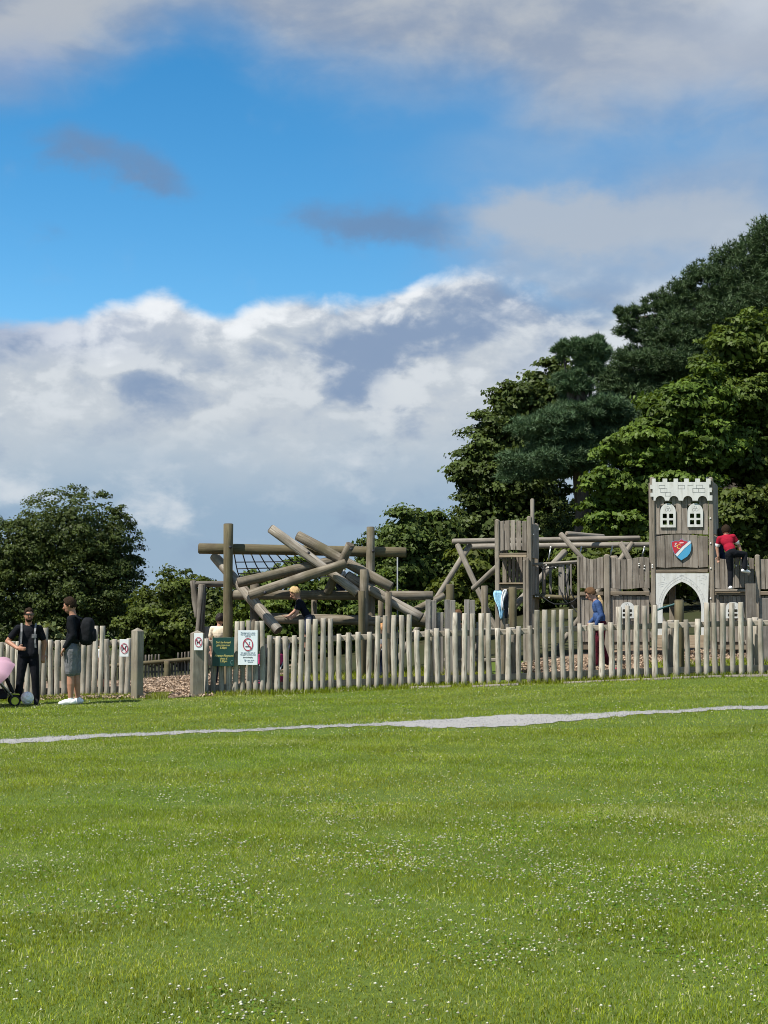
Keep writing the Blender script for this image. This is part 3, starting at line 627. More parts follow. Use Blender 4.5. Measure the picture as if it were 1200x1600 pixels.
T('sycamore', 'bright yellow-green sycamore left of and behind the castle gate tower', 'tree',
  [(1050, 650, 56, 44), (1090, 620, 50, 44), (1045, 700, 72, 48), (985, 705, 46, 40), (958, 770, 44, 40), (1030, 765, 80, 46), (1000, 825, 60, 38), (1086, 800, 62, 46), (1100, 700, 60, 50), (940, 830, 36, 34), (1060, 850, 60, 36)],
  56000, .15, (.070, .118, .018), (.108, .158, .027), 8, 1040, 43, .3, fringe=.2, flat=.5)
T('sycamore', 'deeper green sycamore filling the right edge above the boy in red', 'tree',
  [(1150, 560, 50, 44), (1190, 540, 50, 50), (1130, 620, 60, 56), (1190, 640, 66, 66), (1240, 600, 70, 90), (1150, 710, 70, 60), (1200, 740, 60, 70), (1250, 740, 70, 100), (1170, 800, 60, 46)],
  46000, .15, (.064, .102, .019), (.102, .142, .028), 28, 1190, 44.5, .32, fringe=.18, flat=.5)
T('spreading_tree', 'dark leaved tree behind the boy in red at the right edge', 'tree',
  [(1160, 830, 60, 60), (1120, 880, 60, 50), (1200, 880, 70, 70), (1080, 900, 80, 50), (1000, 890, 70, 50), (1240, 830, 60, 80), (930, 900, 70, 50)], 28000, .15, (.048, .072, .014), (.09, .115, .022), 9, 1150, 40.5, .22, cr=.4)
def PT(label, blobs, n, ln, c0, c1, seed, trunk, Y, r0):
    bl = [(*b, Y) if len(b) == 4 else b for b in blobs]
    return tree('pine_tree', label, 'pine tree', pine_mesh('pine_crown', bl, n, ln, c0, c1, seed), M_NEEDLE, trunk, Y, bl, r0, None, 9)
PT('tallest dark green pine at the upper right corner of the trees',
   [(1192, 395, 40, 50), (1150, 425, 42, 42), (1105, 450, 44, 38), (1060, 470, 34, 30), (1018, 485, 24, 20), (985, 498, 24, 22), (1000, 520, 34, 24), (1060, 515, 60, 34), (1130, 500, 80, 44), (1200, 480, 70, 60), (1050, 560, 80, 40), (990, 575, 50, 34), (1000, 625, 60, 36), (960, 605, 40, 30), (1100, 580, 80, 50), (1240, 420, 50, 70), (1010, 670, 70, 34), (960, 660, 50, 30), (1180, 560, 80, 50)],
   34000, .17, (.054, .092, .038), (.080, .122, .050), 15, 1120, 52, .4)
PT('lower pine whose pale green pads hang in front of the tall broadleaf tree',
   [(905, 545, 24, 18), (930, 545, 24, 17), (880, 548, 14, 15), (920, 570, 24, 16), (895, 600, 30, 18), (860, 668, 62, 22), (905, 650, 52, 22), (850, 722, 66, 24), (905, 715, 46, 24), (815, 740, 34, 14), (945, 640, 44, 24), (950, 690, 36, 26), (880, 690, 50, 16)],
   21000, .165, (.066, .118, .054), (.096, .152, .072), 16, 905, 46.5, .28)
wx0 = np.concatenate([np.linspace(-80, -14, 20), np.linspace(-13, 13, 60), np.linspace(14, 90, 20)]); WX, WY = np.meshgrid(wx0, np.concatenate([np.linspace(41.2, 95, 40), np.linspace(100, 260, 20)]))
grid_sheet('woodland_floor', WX, WY, terrain(WX, WY)+.03, groundmat('leaf_litter', ((.03, .032, .014), (.055, .05, .024), (.035, .042, .016)), 6))
WX, WY = np.meshgrid(np.linspace(-2.3, 14, 60), np.linspace(31.6, 41.5, 30)); WX = WX+.25*np.sin(WY*1.9)
grid_sheet('woodland_floor', WX, WY, terrain(WX, WY)+.022, bpy.data.materials['leaf_litter'])
# weeds behind the left fence, dark undergrowth and the far wood
T('tall_weeds', 'pale green weeds poking above the fence between the two men', 'plant', [(74, 988, 16, 14), (84, 1000, 14, 18), (66, 1004, 12, 12)], 700, .13, (.11, .14, .05), (.16, .18, .07), 17, 76, 28.6, .02, cr=.2, fringe=.4)
def mass(name, label, spec, n, size, c0, c1, seed):
    me = crown_mesh(name, spec, n, size, c0, c1, seed); o = obj(name, me, M_LEAF); o['kind'] = 'stuff'; o['label'] = label; return o
mass('undergrowth', 'dark undergrowth filling the ground beneath the trees', [(x, 950+8*math.sin(x), 70, 55, 55) for x in range(600, 1320, 60)]+[(x, 885, 80, 70, 58) for x in range(760, 1320, 70)]+[(x, 815, 60, 50, 60) for x in range(860, 1320, 70)], 26000, .26, (.022, .036, .010), (.035, .05, .014), 18)
mass('far_woodland', 'far wood closing the view at the horizon', [(x, 968+6*math.sin(x*.7), 60, 40, 95) for x in range(-260, 1480, 55)], 14000, .5, (.03, .045, .014), (.045, .062, .02), 19)

# ================================================================== FENCES
def fence_y(x): return 27.58-.02*x
PICK = {}
def picket_mesh(h, k, r=.050, mats=None):
    key = (round(h, 2), k, r)
    if key not in PICK:
        me = log_mesh(h, r*1.03, r*.93, 500+k, sides=10, rings=7, wob=.06, bend=.008, cap=.1, knots=3)
        for m in (mats or M_PICK): me.materials.append(m)
        PICK[key] = me
    return PICK[key]
def picket(parent, px, tall, k, Y=None, r=.050, h=None, top=None):
    Y0 = Y or 27.5; x = (px-600)/FPX*Y0; Y0 = Y or fence_y(x); x = (px-600)/FPX*Y0/CP*1.0
    x = at(px, 1020, Y0).x; z = tz(x, Y0)-.05
    h = h or (1.30 if tall else 1.02)
    h += .05+random.uniform(-.012, .012)
    M = Matrix.Translation((x, Y0, z)) @ Matrix.Rotation(random.uniform(-.010, .010), 4, 'Y') @ Matrix.Rotation(random.uniform(0, 6.28), 4, 'Z')
    return obj('picket', picket_mesh(h, k % 9, r), None, parent, M)
def rail(parent, px0, px1, dz, Y=None, hh=.1, t=.05, mat=None, off=.075, step=120, name='rail'):
    a = px0
    while a < px1-1:
        b = min(a+step, px1); xa, xb = at(a, 1020, 27.5).x, at(b, 1020, 27.5).x
        ya, yb = (Y or fence_y(xa))+off, (Y or fence_y(xb))+off
        p0 = Vector((xa, ya, tz(xa, ya)+dz)); p1 = Vector((xb, yb, tz(xb, yb)+dz)); d = p1-p0
        me = prism_mesh([(0, -hh/2), (d.length-.004, -hh/2), (d.length-.004, hh/2), (0, hh/2)], t, .008)
        M = Matrix.Translation(p0) @ d.to_track_quat('X', 'Z').to_matrix().to_4x4()
        obj(name, me, mat or M_RAIL, parent, M); a = b
# right fence
fr_ = thing('picket_fence', 'long grey round-picket fence in front of the playground, right of the gate', 'fence', (-3.2, 27.55, tz(-3.2, 27.55)))
tall_px = [369, 379, 389, 400, 410.5, 470.5, 481, 493, 505, 517, 589, 602.5, 615, 627.5, 640, 712, 725, 738.5, 752, 764.5, 840, 853, 866, 879.5, 893, 968, 982, 995, 1009.5, 1023, 1104, 1117, 1130, 1144, 1158]
short_px = [322, 334, 346, 358, 421, 434, 447, 459.5, 530, 544.5, 560.5, 576.5, 652.5, 667.5, 683.5, 699, 778, 794.5, 811, 827.5, 906, 923, 939.5, 955.5, 1040, 1057, 1073.5, 1090.5, 1172.5, 1189.5, 1206, 1222]
for k, px in enumerate(sorted(tall_px+short_px+[1236, 1250, 1264, 1278])):
    picket(fr_, px, px in tall_px or px > 1230, k*5+int(px))
rail(fr_, 318, 1285, .93); rail(fr_, 318, 1285, .13, hh=.11)
for px in (425, 545, 672, 800, 925, 1048, 1180):
    x = at(px, 1020, 27.8).x; log(fr_, Vector((x, 27.78, tz(x, 27.78)-.2)), Vector((x, 27.78, tz(x, 27.78)+1.0)), .06, .058, M_PICK, 'post')
# left fence
fl_ = thing('picket_fence', 'short run of grey round-picket fence behind the two standing men', 'fence', (-5.5, 27.6, tz(-5.5, 27.6)))
for k, (px, ty) in enumerate([(-50, 1), (-38, 1), (-26, 0), (-14, 0), (3, 0), (12, 0), (20.5, 0), (29, 0), (43, 0), (52, 0), (60.5, 0), (69, 1), (79, 0), (90, 0), (100.5, 0), (110.5, 0), (121, 0), (130.5, 0), (139.5, 0), (148.5, 1), (158, 1), (167, 0), (178.5, 0), (190, 0), (200, 0)]):
    picket(fl_, px, ty, k*3+2, h=1.26 if ty else 1.03)
rail(fl_, -60, 204, .96); rail(fl_, -60, 204, .13)
# far fence across the playground
fb_ = thing('back_fence', 'low dark picket fence across the far side of the playground', 'fence', (-5.5, 42, tz(-5.5, 42)))
for k, px in enumerate(np.arange(150, 420, 5.15)):
    x = at(px, 1040, 42).x; ty = not (252 < px < 274 or 300 < px < 318)
    me = picket_mesh(.74 if ty else .55, k % 4, .028, M_BARK)
    obj('picket', me, None, fb_, Matrix.Translation((x, 42, tz(x, 42)-.06)))
xa, xb = at(148, 1040, 41.9).x, at(420, 1040, 41.9).x
log(fb_, Vector((xa, 41.9, tz(xa, 42)+.36)), Vector((xb, 41.9, tz(xb, 42)+.42)), .055, .055, M_LOGD, 'rail')
for px in (261, 340): x = at(px, 1040, 41.7).x; log(fb_, Vector((x, 41.75, tz(x, 42)-.1)), Vector((x, 41.75, tz(x, 42)+.5)), .085, .085, M_LOGD, 'post')
# gateposts
def gatepost(px, Y, top_py, w, deg, label):
    a = at(px, top_py, Y); zb = tz(a.x, Y)-.15; h = a.z-zb; t = thing('gatepost', label, 'post', (a.x, Y, zb), 'gateposts')
    me = prism_mesh([(-w/2, 0), (w/2, 0), (w/2, h-.03), (-w/2, h-.03)], w, .012)
    M = Matrix.Translation((a.x, Y, zb)) @ Matrix.Rotation(rad(deg), 4, 'Z'); obj('shaft', me, M_GATE, t, M)
    c = bpy.data.meshes.new('cap'); q = w/2-.004; z0 = h-.03
    c.from_pydata([(-q, -q, z0), (q, -q, z0), (q, q, z0), (-q, q, z0), (0, 0, h+.025)], [], [(0, 1, 4), (1, 2, 4), (2, 3, 4), (3, 0, 4), (3, 2, 1, 0)]); obj('cap', c, M_GATE, t, M)
gatepost(215, 27.2, 983, .163, 52, 'square timber gatepost on the left side of the gateway')
gatepost(308.5, 27.35, 987, .21, 20, 'square timber gatepost on the right side of the gateway, with a notice on it')
# timber edging along the foot of the right fence
for k, (a, b) in enumerate(((640, 706), (736, 810), (880, 1000), (1004, 1128), (1132, 1255))):
    pa, pb = at(a, 1060, 27.33), at(b, 1060, 27.3); pa.z = tz(pa.x, pa.y)-.002; pb.z = tz(pb.x, pb.y)+.002
    o = log(None, pa, pb, .036, .034, M_POLE, 'edging_log'); tag(o, ['leftmost pale edging log at the fence foot', 'second pale edging log from the left along the fence foot', 'third pale edging log along the fence foot, left of the gate tower', 'pale edging log at the fence foot in front of the gate tower', 'pale edging log at the fence foot by the right edge'][k], 'log', 'edging logs')

# ================================================================== SIGNS
F_SG = Frame(at(350, 1000, 27.44), 0)
def signboard(name, label, x0, x1, y0, y1, mat, Y, edge=None):
    f = Frame(at((x0+x1)/2, y1, Y)); t = thing(name, label, 'sign', f.o)
    board(t, f, x0, x1, y0, y1, mat, 0, .012, 'board', bev=.002); return t, f
def txt(parent, f, body, px, py, hpx, mat, yl=-.009, name='lettering', wmax=None, spacing=1.0):
    c = f.hit(px, py, yl); me = text_mesh(body, hpx/S(f.o.y)*1.35, .002, spacing=spacing)
    if wmax:
        xs = [v.co.x for v in me.vertices]; w = max(xs)-min(xs); k = (wmax/S(f.o.y))/w
        me.transform(Matrix.Diagonal((k, 1, 1, 1)))
    return obj(name, me, mat, parent, f.M @ Matrix.Translation((c.x, yl, c.z)))
def ring(parent, f, cx, cy, rx, ry, wpx, mat, yl=-.009, name='ring', slash=True):
    a = sheet(parent, f, [circle(cx, cy, rx, 32, ry), circle(cx, cy, rx-wpx, 32, ry-wpx)], mat, yl, .002, name)
    if slash:
        u = .7071; ax, ay = cx-rx*u, cy-ry*u; bx, by = cx+rx*u, cy+ry*u; d = wpx*.42
        sheet(parent, f, [[(ax-d, ay+d), (ax+d, ay-d), (bx+d, by-d), (bx-d, by+d)]], mat, yl-.0025, .002, 'slash')
def nodog(label, x0, x1, y0, y1, Y):
    t, f = signboard('no_dogs_sign', label, x0, x1, y0, y1, M_SIGNW, Y); cx, cy = (x0+x1)/2, (y0+y1)/2+.5; k = (x1-x0)/14
    ring(t, f, cx, cy, 5.9*k, 8*k, 1.0*k, M_REDS, -.0125)
    dog = [(-3, -2.6), (-2.3, -.5), (1, -.6), (2.2, -3.6), (3.8, -3.4), (3.9, -2.4), (2.7, -1.8), (2.2, .8), (2.6, 3.8), (1.8, 3.8), (1.3, 1.4), (-1.6, 1.3), (-2.2, 3.6), (-3, 3.6), (-2.7, .2), (-3.7, -2.3)]
    sheet(t, f, [[(cx+x*k, cy+y*k*1.15) for x, y in dog]], M_INK, -.009, .002, 'dog_symbol')
nodog('white no-dogs sign on the pickets beside the left gatepost', 187, 201, 999, 1026, 27.46)
nodog('white no-dogs sign fixed to the right gatepost', 303.3, 317, 989.5, 1016, 27.21)
t, f = signboard('green_notice', 'dark green notice with yellow lettering on the fence', 332, 366, 996, 1041, M_SIGNG, 27.48)
txt(t, f, "Don't be dismayed", 349, 1003.7, 3.4, M_YEL, wmax=22.5); txt(t, f, "gates close at our", 349, 1008.2, 3.4, M_YEL, wmax=21); txt(t, f, "5.30pm", 349, 1012.3, 3.6, M_YEL, wmax=10)
txt(t, f, "Adventure Playground", 350, 1024.6, 3.4, M_YEL, wmax=29); txt(t, f, "closes at", 349.5, 1029, 3.4, M_YEL, wmax=11); txt(t, f, "5.30pm", 349.5, 1033.2, 3.6, M_YEL, wmax=10.5)
sheet(t, f, [[(362.5+2.6*math.cos(a), 1035+3.4*math.sin(a)) for a in np.linspace(1.2, 5.4, 12)]+[(362.5+1.7*math.cos(a), 1035+2.4*math.sin(a)) for a in np.linspace(5.4, 1.2, 12)]], plain('sign_emblem_grey', (.12, .2, .18)), -.009, .002, 'emblem')
t, f = signboard('no_smoking_sign', 'white no-smoking sign with a red ring on the tall pickets', 372, 402.5, 985, 1039, M_SIGNB, 27.47)
txt(t, f, "This playground is a smoke", 387.3, 988.7, 2.2, M_INKB, wmax=22.5); txt(t, f, "free zone, please do not", 387.3, 991.5, 2.2, M_INKB, wmax=22.5); txt(t, f, "smoke here", 387.3, 994.4, 2.2, M_INKB, wmax=8.5)
ring(t, f, 387.3, 1007, 8, 10, 1.3, M_REDS, -.0125)
sheet(t, f, [[(383.3, 1009.8), (389, 1009.8), (389, 1011), (383.3, 1011)]], M_INK, -.009, .002, 'cigarette'); sheet(t, f, [[(389.4, 1009.8), (391.6, 1009.8), (391.6, 1011), (389.4, 1011)]], M_REDS, -.009, .002, 'cigarette_tip')
sheet(t, f, [[(388.5, 1007.4), (389.4, 1006), (388.9, 1004.2), (390, 1002.6), (390.5, 1003), (389.7, 1004.4), (390.2, 1006.2), (389.2, 1007.8)]], M_INKB, -.009, .002, 'smoke_mark')
txt(t, f, "It is against the rules of", 387.3, 1019.8, 2.2, M_INKB, wmax=22); txt(t, f, "this park to smoke here", 387.5, 1022.8, 2.4, M_INKB, wmax=24); txt(t, f, "#smokefreeplay", 387.3, 1027, 2.1, M_INK, wmax=15)
sheet(t, f, [[(381.8, 1030.5), (383.4, 1030.2), (383.8, 1033), (382.3, 1033.6)]], M_INKB, -.009, .002, 'emblem'); txt(t, f, "Lake Park\nestate", 391, 1033, 1.7, M_INKB, wmax=12)

# ================================================================== LOG PILE
PILE = thing('log_climbing_frame', 'tall climbing frame of crossed round logs with a rope net, left of the lookout tower', 'climbing frame', (at(470, 1000, 30).x, 30, tz(-1.6, 30)))
def LG(a, b, rp, mats=M_LOG, name='log', **kw):
    p0, p1 = at(*a), at(*b); return log(PILE, p0, p1, rp/S(a[2]), (kw.pop('r1', rp))/S(b[2]), mats, name, **kw)
def PO(parent, px, top, rp, Y, mats, name='post', **kw):
    p = at(px, top, Y); return log(parent, Vector((p.x, Y, tz(p.x, Y)-.2)), p, rp/S(Y)*1.02, rp/S(Y), mats, name, **kw)
PO(PILE, 357, 818, 7.3, 29.95, M_LOGD, rings=9); PO(PILE, 579, 823, 6.6, 29.95, M_LOG, rings=9)
LG((310, 857, 30.16), (635, 863, 30.16), 7.9, M_LOGD, 'beam', rings=9)
LG((422, 825, 29.7), (560, 927, 29.55), 7.6, M_LOGP, rings=9, wob=.06)
LG((464, 836, 29.9), (612, 918, 29.66), 7.8, rings=8)
LG((548, 850, 29.42), (511, 926, 29.85), 7.2)
LG((371, 911, 29.58), (522, 876, 29.86), 7.6, rings=8)
LG((389, 930, 29.3), (541, 880, 29.36), 7.9, rings=8)
LG((364, 929, 29.98), (677, 931, 29.98), 7.6, name='beam', rings=9)
LG((412, 966, 29.9), (665, 972, 29.9), 8.0, name='beam', rings=9)
LG((334, 868, 30.4), (436, 986, 29.45), 8, M_LOGP, rings=8)
LG((541, 899, 29.78), (659, 966, 29.62), 8.2, M_LOGP, rings=8)
LG((646, 955, 30.2), (694, 930, 30.4), 5.6)
PO(PILE, 569, 889, 7, 29.45, M_LOG); PO(PILE, 565, 923, 5.2, 29.25, M_LOGD); PO(PILE, 607, 925, 5.2, 29.48, M_LOG); PO(PILE, 398, 912, 7.4, 30.15, M_LOG)
PO(PILE, 491, 936, 4.5, 30.4, M_LOG); PO(PILE, 595, 935, 4.4, 30.35, M_LOG)
a = at(621, 868, 30.7); tube('steel_pole', [a, Vector((a.x, a.y, tz(a.x, a.y)))], .013, M_POLEG, PILE, 8)
def bolt(parent, p, r=.012, mat=None, d=Vector((0, -1, 0))):
    me = BOLT; o = obj('bolt', me, None, parent, Matrix.Translation(p) @ Matrix.Scale(r/.012, 4)); return o
bm_ = bmesh.new(); bmesh.ops.create_uvsphere(bm_, u_segments=8, v_segments=6, radius=.012); BOLT = bpy.data.meshes.new('bolt'); bm_.to_mesh(BOLT); bm_.free(); BOLT.materials.append(M_BOLT)
BOLTD = BOLT.copy(); BOLTD.materials.clear(); BOLTD.materials.append(M_INK)
for px, py, Y in ((360, 855, 29.85), (414, 926, 29.2), (482, 864, 29.58), (583, 861, 29.86), (549, 858, 29.33)):
    obj('bolt_hole', BOLTD, None, PILE, Matrix.Translation(at(px, py, Y)) @ Matrix.Scale(2.6, 4))
# rope net slung behind the top beam
c00, c10, c01, c11 = at(366, 866, 30.2), at(460, 867, 30.2), at(376, 903, 32.0), at(520, 901, 32.0)
def netp(u, v): return (c00*(1-u)+c10*u)*(1-v)+(c01*(1-u)+c11*u)*v-Vector((0, 0, .10*math.sin(3.14*v)*(1-.3*u)))
for i in range(8): tube('rope', [netp(i/7, v/8) for v in range(9)], .0125, M_ROPE, PILE, 5)
for j in (1, 2, 3, 4, 5): tube('rope', [netp(u/9, j/5.0) for u in range(10)], .0115, M_ROPE, PILE, 5)
for i in range(8): obj('bolt', BOLT, None, PILE, Matrix.Translation(netp(i/7, 0)) @ Matrix.Scale(1.6, 4))

RUS = thing('rustic_pole_frame', 'small rustic frame of forked bark poles behind the right gatepost', 'frame', (at(310, 985, 32).x, 32, tz(-3.8, 32)))
def RG(a, b, rp, mats=M_BARK, name='pole', **kw): return log(RUS, at(*a), at(*b), rp/S(a[2]), rp/S(b[2])*.95, mats, name, **kw)
RG((309, 965, 32), (301, 907, 32), 5, wob=.08); RG((302, 913, 32.0), (366, 912, 32.3), 4.6, name='crossbar', wob=.07)
p = at(316, 915, 31.9); RG((306, 1040, 31.9), (316, 913, 31.9), 5.8, wob=.08); RG((322, 1040, 32.2), (322, 979, 32.2), 7, M_POLE, 'stump')
RG((312, 1040, 32.1), (319, 914, 32.12), 4.2, M_BARK)

# ================================================================== PALISADE OF BOARDS BEHIND THE FENCE
PAL = thing('board_palisade', 'stepped palisade of flat grey boards behind the middle of the picket fence', 'fence', (at(700, 1050, 28.6).x, 28.6, tz(1.2, 28.6)))
FP = Frame((0, 28.6, 0), 0)
def stand(parent, x0, x1, top, Y, mat, t=.04, bottom=None):
    f = Frame((0, Y, 0)); x = at((x0+x1)/2, 1000, Y).x; zb = tz(x, Y)-.08; a = f.hit((x0+x1)/2, top); w = f.hit(x1, top).x-f.hit(x0, top).x; h = a.z-zb
    return obj('board', prism_mesh([(-w/2, 0), (w/2, 0), (w/2, h), (-w/2, h)], t, .006), mat, parent, Matrix.Translation((a.x, Y, zb)))
for x0, x1, tp, Y in ((665, 672.8, 937, 28.6), (673.4, 682, 938, 28.62), (682.6, 693, 957, 28.68), (694.5, 703, 937, 28.6), (703.6, 711.5, 938, 28.6), (712, 720, 957, 28.7), (725.3, 733.5, 937, 28.62), (734, 742.3, 937.5, 28.62), (744, 752, 972, 28.7), (760, 767, 978, 28.7), (782, 788, 972, 28.7), (790, 796, 975, 28.7)):
    stand(PAL, x0, x1, tp, Y, M_GREY)
for py in (984, 1031):
    board(PAL, FP, 664, 806, py-2.5, py+2.5, M_RAIL, .085, .04, 'rail')
PAL2 = thing('board_palisade', 'two wide flat boards behind the fence at the right edge below the boy in red', 'fence', (at(1180, 1050, 28.6).x, 28.6, tz(6.9, 28.6)))
stand(PAL2, 1165, 1180.5, 912, 28.6, M_BOARD, .06); stand(PAL2, 1186, 1203, 935, 28.7, M_GREY, .06); stand(PAL2, 1204, 1222, 935, 28.7, M_GREY, .06)
board(PAL2, Frame((0, 28.7, 0)), 1164, 1224, 1000, 1006, M_RAIL, .09, .04, 'rail')
for px, tp, rp, Y, m, lb in ((703, 913, 6.4, 29.1, M_LOGD, 'round timber post behind the shirtless child'), (757, 915, 5.4, 29.1, M_LOG, 'round timber post left of the hanging coats'), (801, 917, 6.4, 29.0, M_LOGD, 'round timber post right of the hanging coats'), (1061, 937, 7, 28.1, M_LOGD, 'thick olive round post in front of the castle arch')):
    o = PO(None, px, tp, rp, Y, m, 'timber_post'); tag(o, lb, 'post', 'loose standing posts')

# ================================================================== CASTLE
CA = 17.0
FC = Frame((at(1066, 950, 30).x, 30.0, 0), -CA)
def cbase(px, yl=0.0): p = FC.M @ FC.hit(px, 1000, yl); return tz(p.x, p.y)
def cboard(parent, x0, x1, y0, y1, mat=None, yl=0.0, t=.035, name='board', **kw): return board(parent, FC, x0, x1, y0, y1, mat or M_BOARD, yl, t, name, **kw)
def cpost(parent, x0, x1, top, yl=0.0, mat=None, w=None, rnd=True, fr=None):
    fr = fr or FC; a = fr.hit((x0+x1)/2, top, yl); ww = w or (fr.hit(x1, top, yl).x-fr.hit(x0, top, yl).x); p = fr.M @ a; zb = tz(p.x, p.y)-.1; h = a.z-zb; q = ww/2
    poly = [(-q, 0), (q, 0), (q, h-q*.6), (q*.6, h-q*.1), (0, h), (-q*.6, h-q*.1), (-q, h-q*.6)] if rnd else [(-q, 0), (q, 0), (q, h), (-q, h)]
    return obj('post', prism_mesh(poly, ww, ww*.14), mat or M_POSTB, parent, fr.M @ Matrix.Translation((a.x, yl, zb)))
def cbolt(parent, px, py, yl=-.05, r=.017): return bolt(parent, FC.M @ FC.hit(px, py, yl), r)
def wavy(xs, y, amp, n): return [y+amp*math.sin(i*1.3+n) for i in range(len(xs))]
# --- gate tower
GT = thing('castle_gate_tower', 'wooden castle gate tower with white battlements, two white windows and a coat of arms', 'play tower', FC.M @ Vector((0, 0, tz(FC.o.x, 30))))
D = 1.25
cpost(GT, 1015.5, 1023, 745.5); cpost(GT, 1106.8, 1114.3, 745.5)
xl, xr = FC.hit(1019.2, 900).x, FC.hit(1110.5, 900).x
for x in (xl, xr):
    fz = FC.M @ Vector((x, D, 0)); zb = tz(fz.x, fz.y)-.1; h = FC.hit(1066, 752).z-zb
    obj('post', prism_mesh([(-.045, 0), (.045, 0), (.045, h), (-.045, h)], .09, .01), M_POSTB, GT, FC.M @ Matrix.Translation((x, D, zb)))
def sideboards(parent, x, y0, y1, d0, d1, n, mat=None, fr=None, ref=1066, gap=.012):
    fr = fr or FC; z1, z0 = fr.hit(ref, y0).z, fr.hit(ref, y1).z; w = (d1-d0)/n
    for i in range(n):
        obj('side_board', prism_mesh([(-w/2+gap/2, 0), (w/2-gap/2, 0), (w/2-gap/2, z1-z0-random.uniform(0, .02)), (-w/2+gap/2, z1-z0-random.uniform(0, .02))], .032, .005), mat or M_BOARD, parent, fr.M @ Matrix.Translation((x, d0+w*(i+.5), z0)) @ Matrix.Rotation(rad(90), 4, 'Z'))
sideboards(GT, xr+.045, 752, 834, .06, D-.05, 6); sideboards(GT, xr+.045, 836, 889, .06, D-.05, 6)
sideboards(GT, xl-.045, 752, 889, .06, D-.05, 6)
sideboards(GT, xr+.02, 896, 1000, .35, D, 4)
# back wall with an opening
for i, x in enumerate(np.linspace(xl+.08, xr-.08, 8)):
    z0, z1 = FC.hit(1066, 889).z, FC.hit(1066, 836).z; obj('back_board', prism_mesh([(-.062, z0), (.062, z0), (.062, z1), (-.062, z1)], .03, .005), M_BOARD, GT, FC.M @ Matrix.Translation((x, D+.03, 0)))
zf = FC.hit(1066, 992).z
me = prism_mesh([(xl, -.02), (xr, -.02), (xr, .02), (xl, .02)], D, .005); obj('floor', me, M_STEP, GT, FC.M @ Matrix.Translation((0, D/2+.03, FC.hit(1066, 890).z)))
cboard(GT, 1023.5, 1106.4, 992.4, 1012, M_STEP, -.04, .06, 'step')
cboard(GT, 1046, 1056, 905, 992, M_POSTB, .8, .09, 'inner_post')
# upper boards round the windows
W1, W2 = (1031.6, 1055.9), (1074.2, 1098.4)
for x0, x1, y0, y1 in ((1023.4, 1031.2, 772, 835.4), (1031.6, 1043.4, 824, 834.8), (1043.8, 1055.8, 824, 834.4), (1056.2, 1064.8, 772, 834), (1065.2, 1073.8, 772, 834), (1074.2, 1086, 824, 834.4), (1086.4, 1098, 824, 834.8), (1098.4, 1106.4, 772, 835.4),
                       (1031.6, 1037.4, 772, 790), (1037.8, 1049.2, 772, 784.5), (1049.6, 1055.8, 772, 790), (1074.2, 1080, 772, 790), (1080.4, 1091.6, 772, 784.5), (1092, 1098, 772, 790)):
    cboard(GT, x0, x1, y0, y1, yl=.012)
for x0, x1, ta, tb, ba, bb in ((1023.4, 1039, 0, .02, 0, -.02), (1040, 1053, .025, .035, -.02, -.005), (1053.4, 1066, .036, .036, -.005, .0), (1066.4, 1078, .036, .034, 0, -.01), (1078.4, 1090.4, .034, .02, -.01, -.02), (1091.6, 1106.4, .018, 0, -.015, 0)):
    cboard(GT, x0, x1, 838.3, 886, yl=.012, top=(ta, tb), bot=(ba, bb))
cboard(GT, 1023.4, 1106.4, 890.3, 895.2, M_BOARDX, .0, .06, 'rail', bev=.008)
cboard(GT, 1023.4, 1106.4, 884, 893, M_BOARDX, .12, .04, 'rail')
# battlement panel
def arc(cx, cy, r, a0, a1, n=10, ry=None): return [(cx+r*math.cos(rad(a0+(a1-a0)*i/n)), cy-(ry or r)*math.sin(rad(a0+(a1-a0)*i/n))) for i in range(n+1)]
q = lambda zx: 1010+zx/9.408
out = []
for a, b in ((80, 135), (238, 305), (400, 465), (555, 622), (718, 787), (878, 945)): out += [(q(a), 753.2), (q(a), 747.8), (q(b), 747.8), (q(b), 753.2)]
out = out[1:-1]
out += [(q(945), 757), (q(925), 757), (q(925), 762), (q(962), 762), (q(962), 769), (q(930), 769), (q(930), 774), (q(970), 774), (q(970), 782.2), (q(895), 782.2)]
for cx in (825, 610, 405, 203): out += [(q(cx+70), 782.2)]+arc(q(cx), 781.6, 7.2, 0, 180, 10, 6.8)[1:-1]+[(q(cx-70), 782.2)]
out += [(q(106), 782.2), (q(106), 776), (q(60), 776), (q(60), 770), (q(92), 770), (q(92), 764), (q(56), 764), (q(56), 757.5), (q(80), 757.5)]
bp = sheet(GT, FC, [out], M_WHITE, -.075, .018, 'battlement_panel')
def lines(parent, segs, yl, mat=M_ENGR, w=.55, name='engraving'):
    V = []; F = []; bm = bmesh.new()
    for x0, y0, x1, y1 in segs:
        d = Vector((x1-x0, y1-y0)).normalized()*w/2; n_ = Vector((-d.y, d.x)); quad = [(x0-d.x+n_.x, y0-d.y+n_.y), (x1+d.x+n_.x, y1+d.y+n_.y), (x1+d.x-n_.x, y1+d.y-n_.y), (x0-d.x-n_.x, y0-d.y-n_.y)]
        lo = [bm.verts.new(FC.hit(x, y, yl)) for x, y in quad]; hi = [bm.verts.new(v.co+Vector((0, .003, 0))) for v in lo]
        bm.faces.new(lo); bm.faces.new(hi[::-1])
        for i in range(4): bm.faces.new((lo[(i+1) % 4], lo[i], hi[i], hi[(i+1) % 4]))
    bmesh.ops.recalc_face_normals(bm, faces=bm.faces)
    me = bpy.data.meshes.new(name); bm.to_mesh(me); bm.free(); o = obj(name, me, mat, parent, FC.M); o['kind'] = 'stuff'; return o
def box(x, y, w, h): return [(x, y, x+w, y), (x+w, y, x+w, y+h), (x+w, y+h, x, y+h), (x, y+h, x, y)]
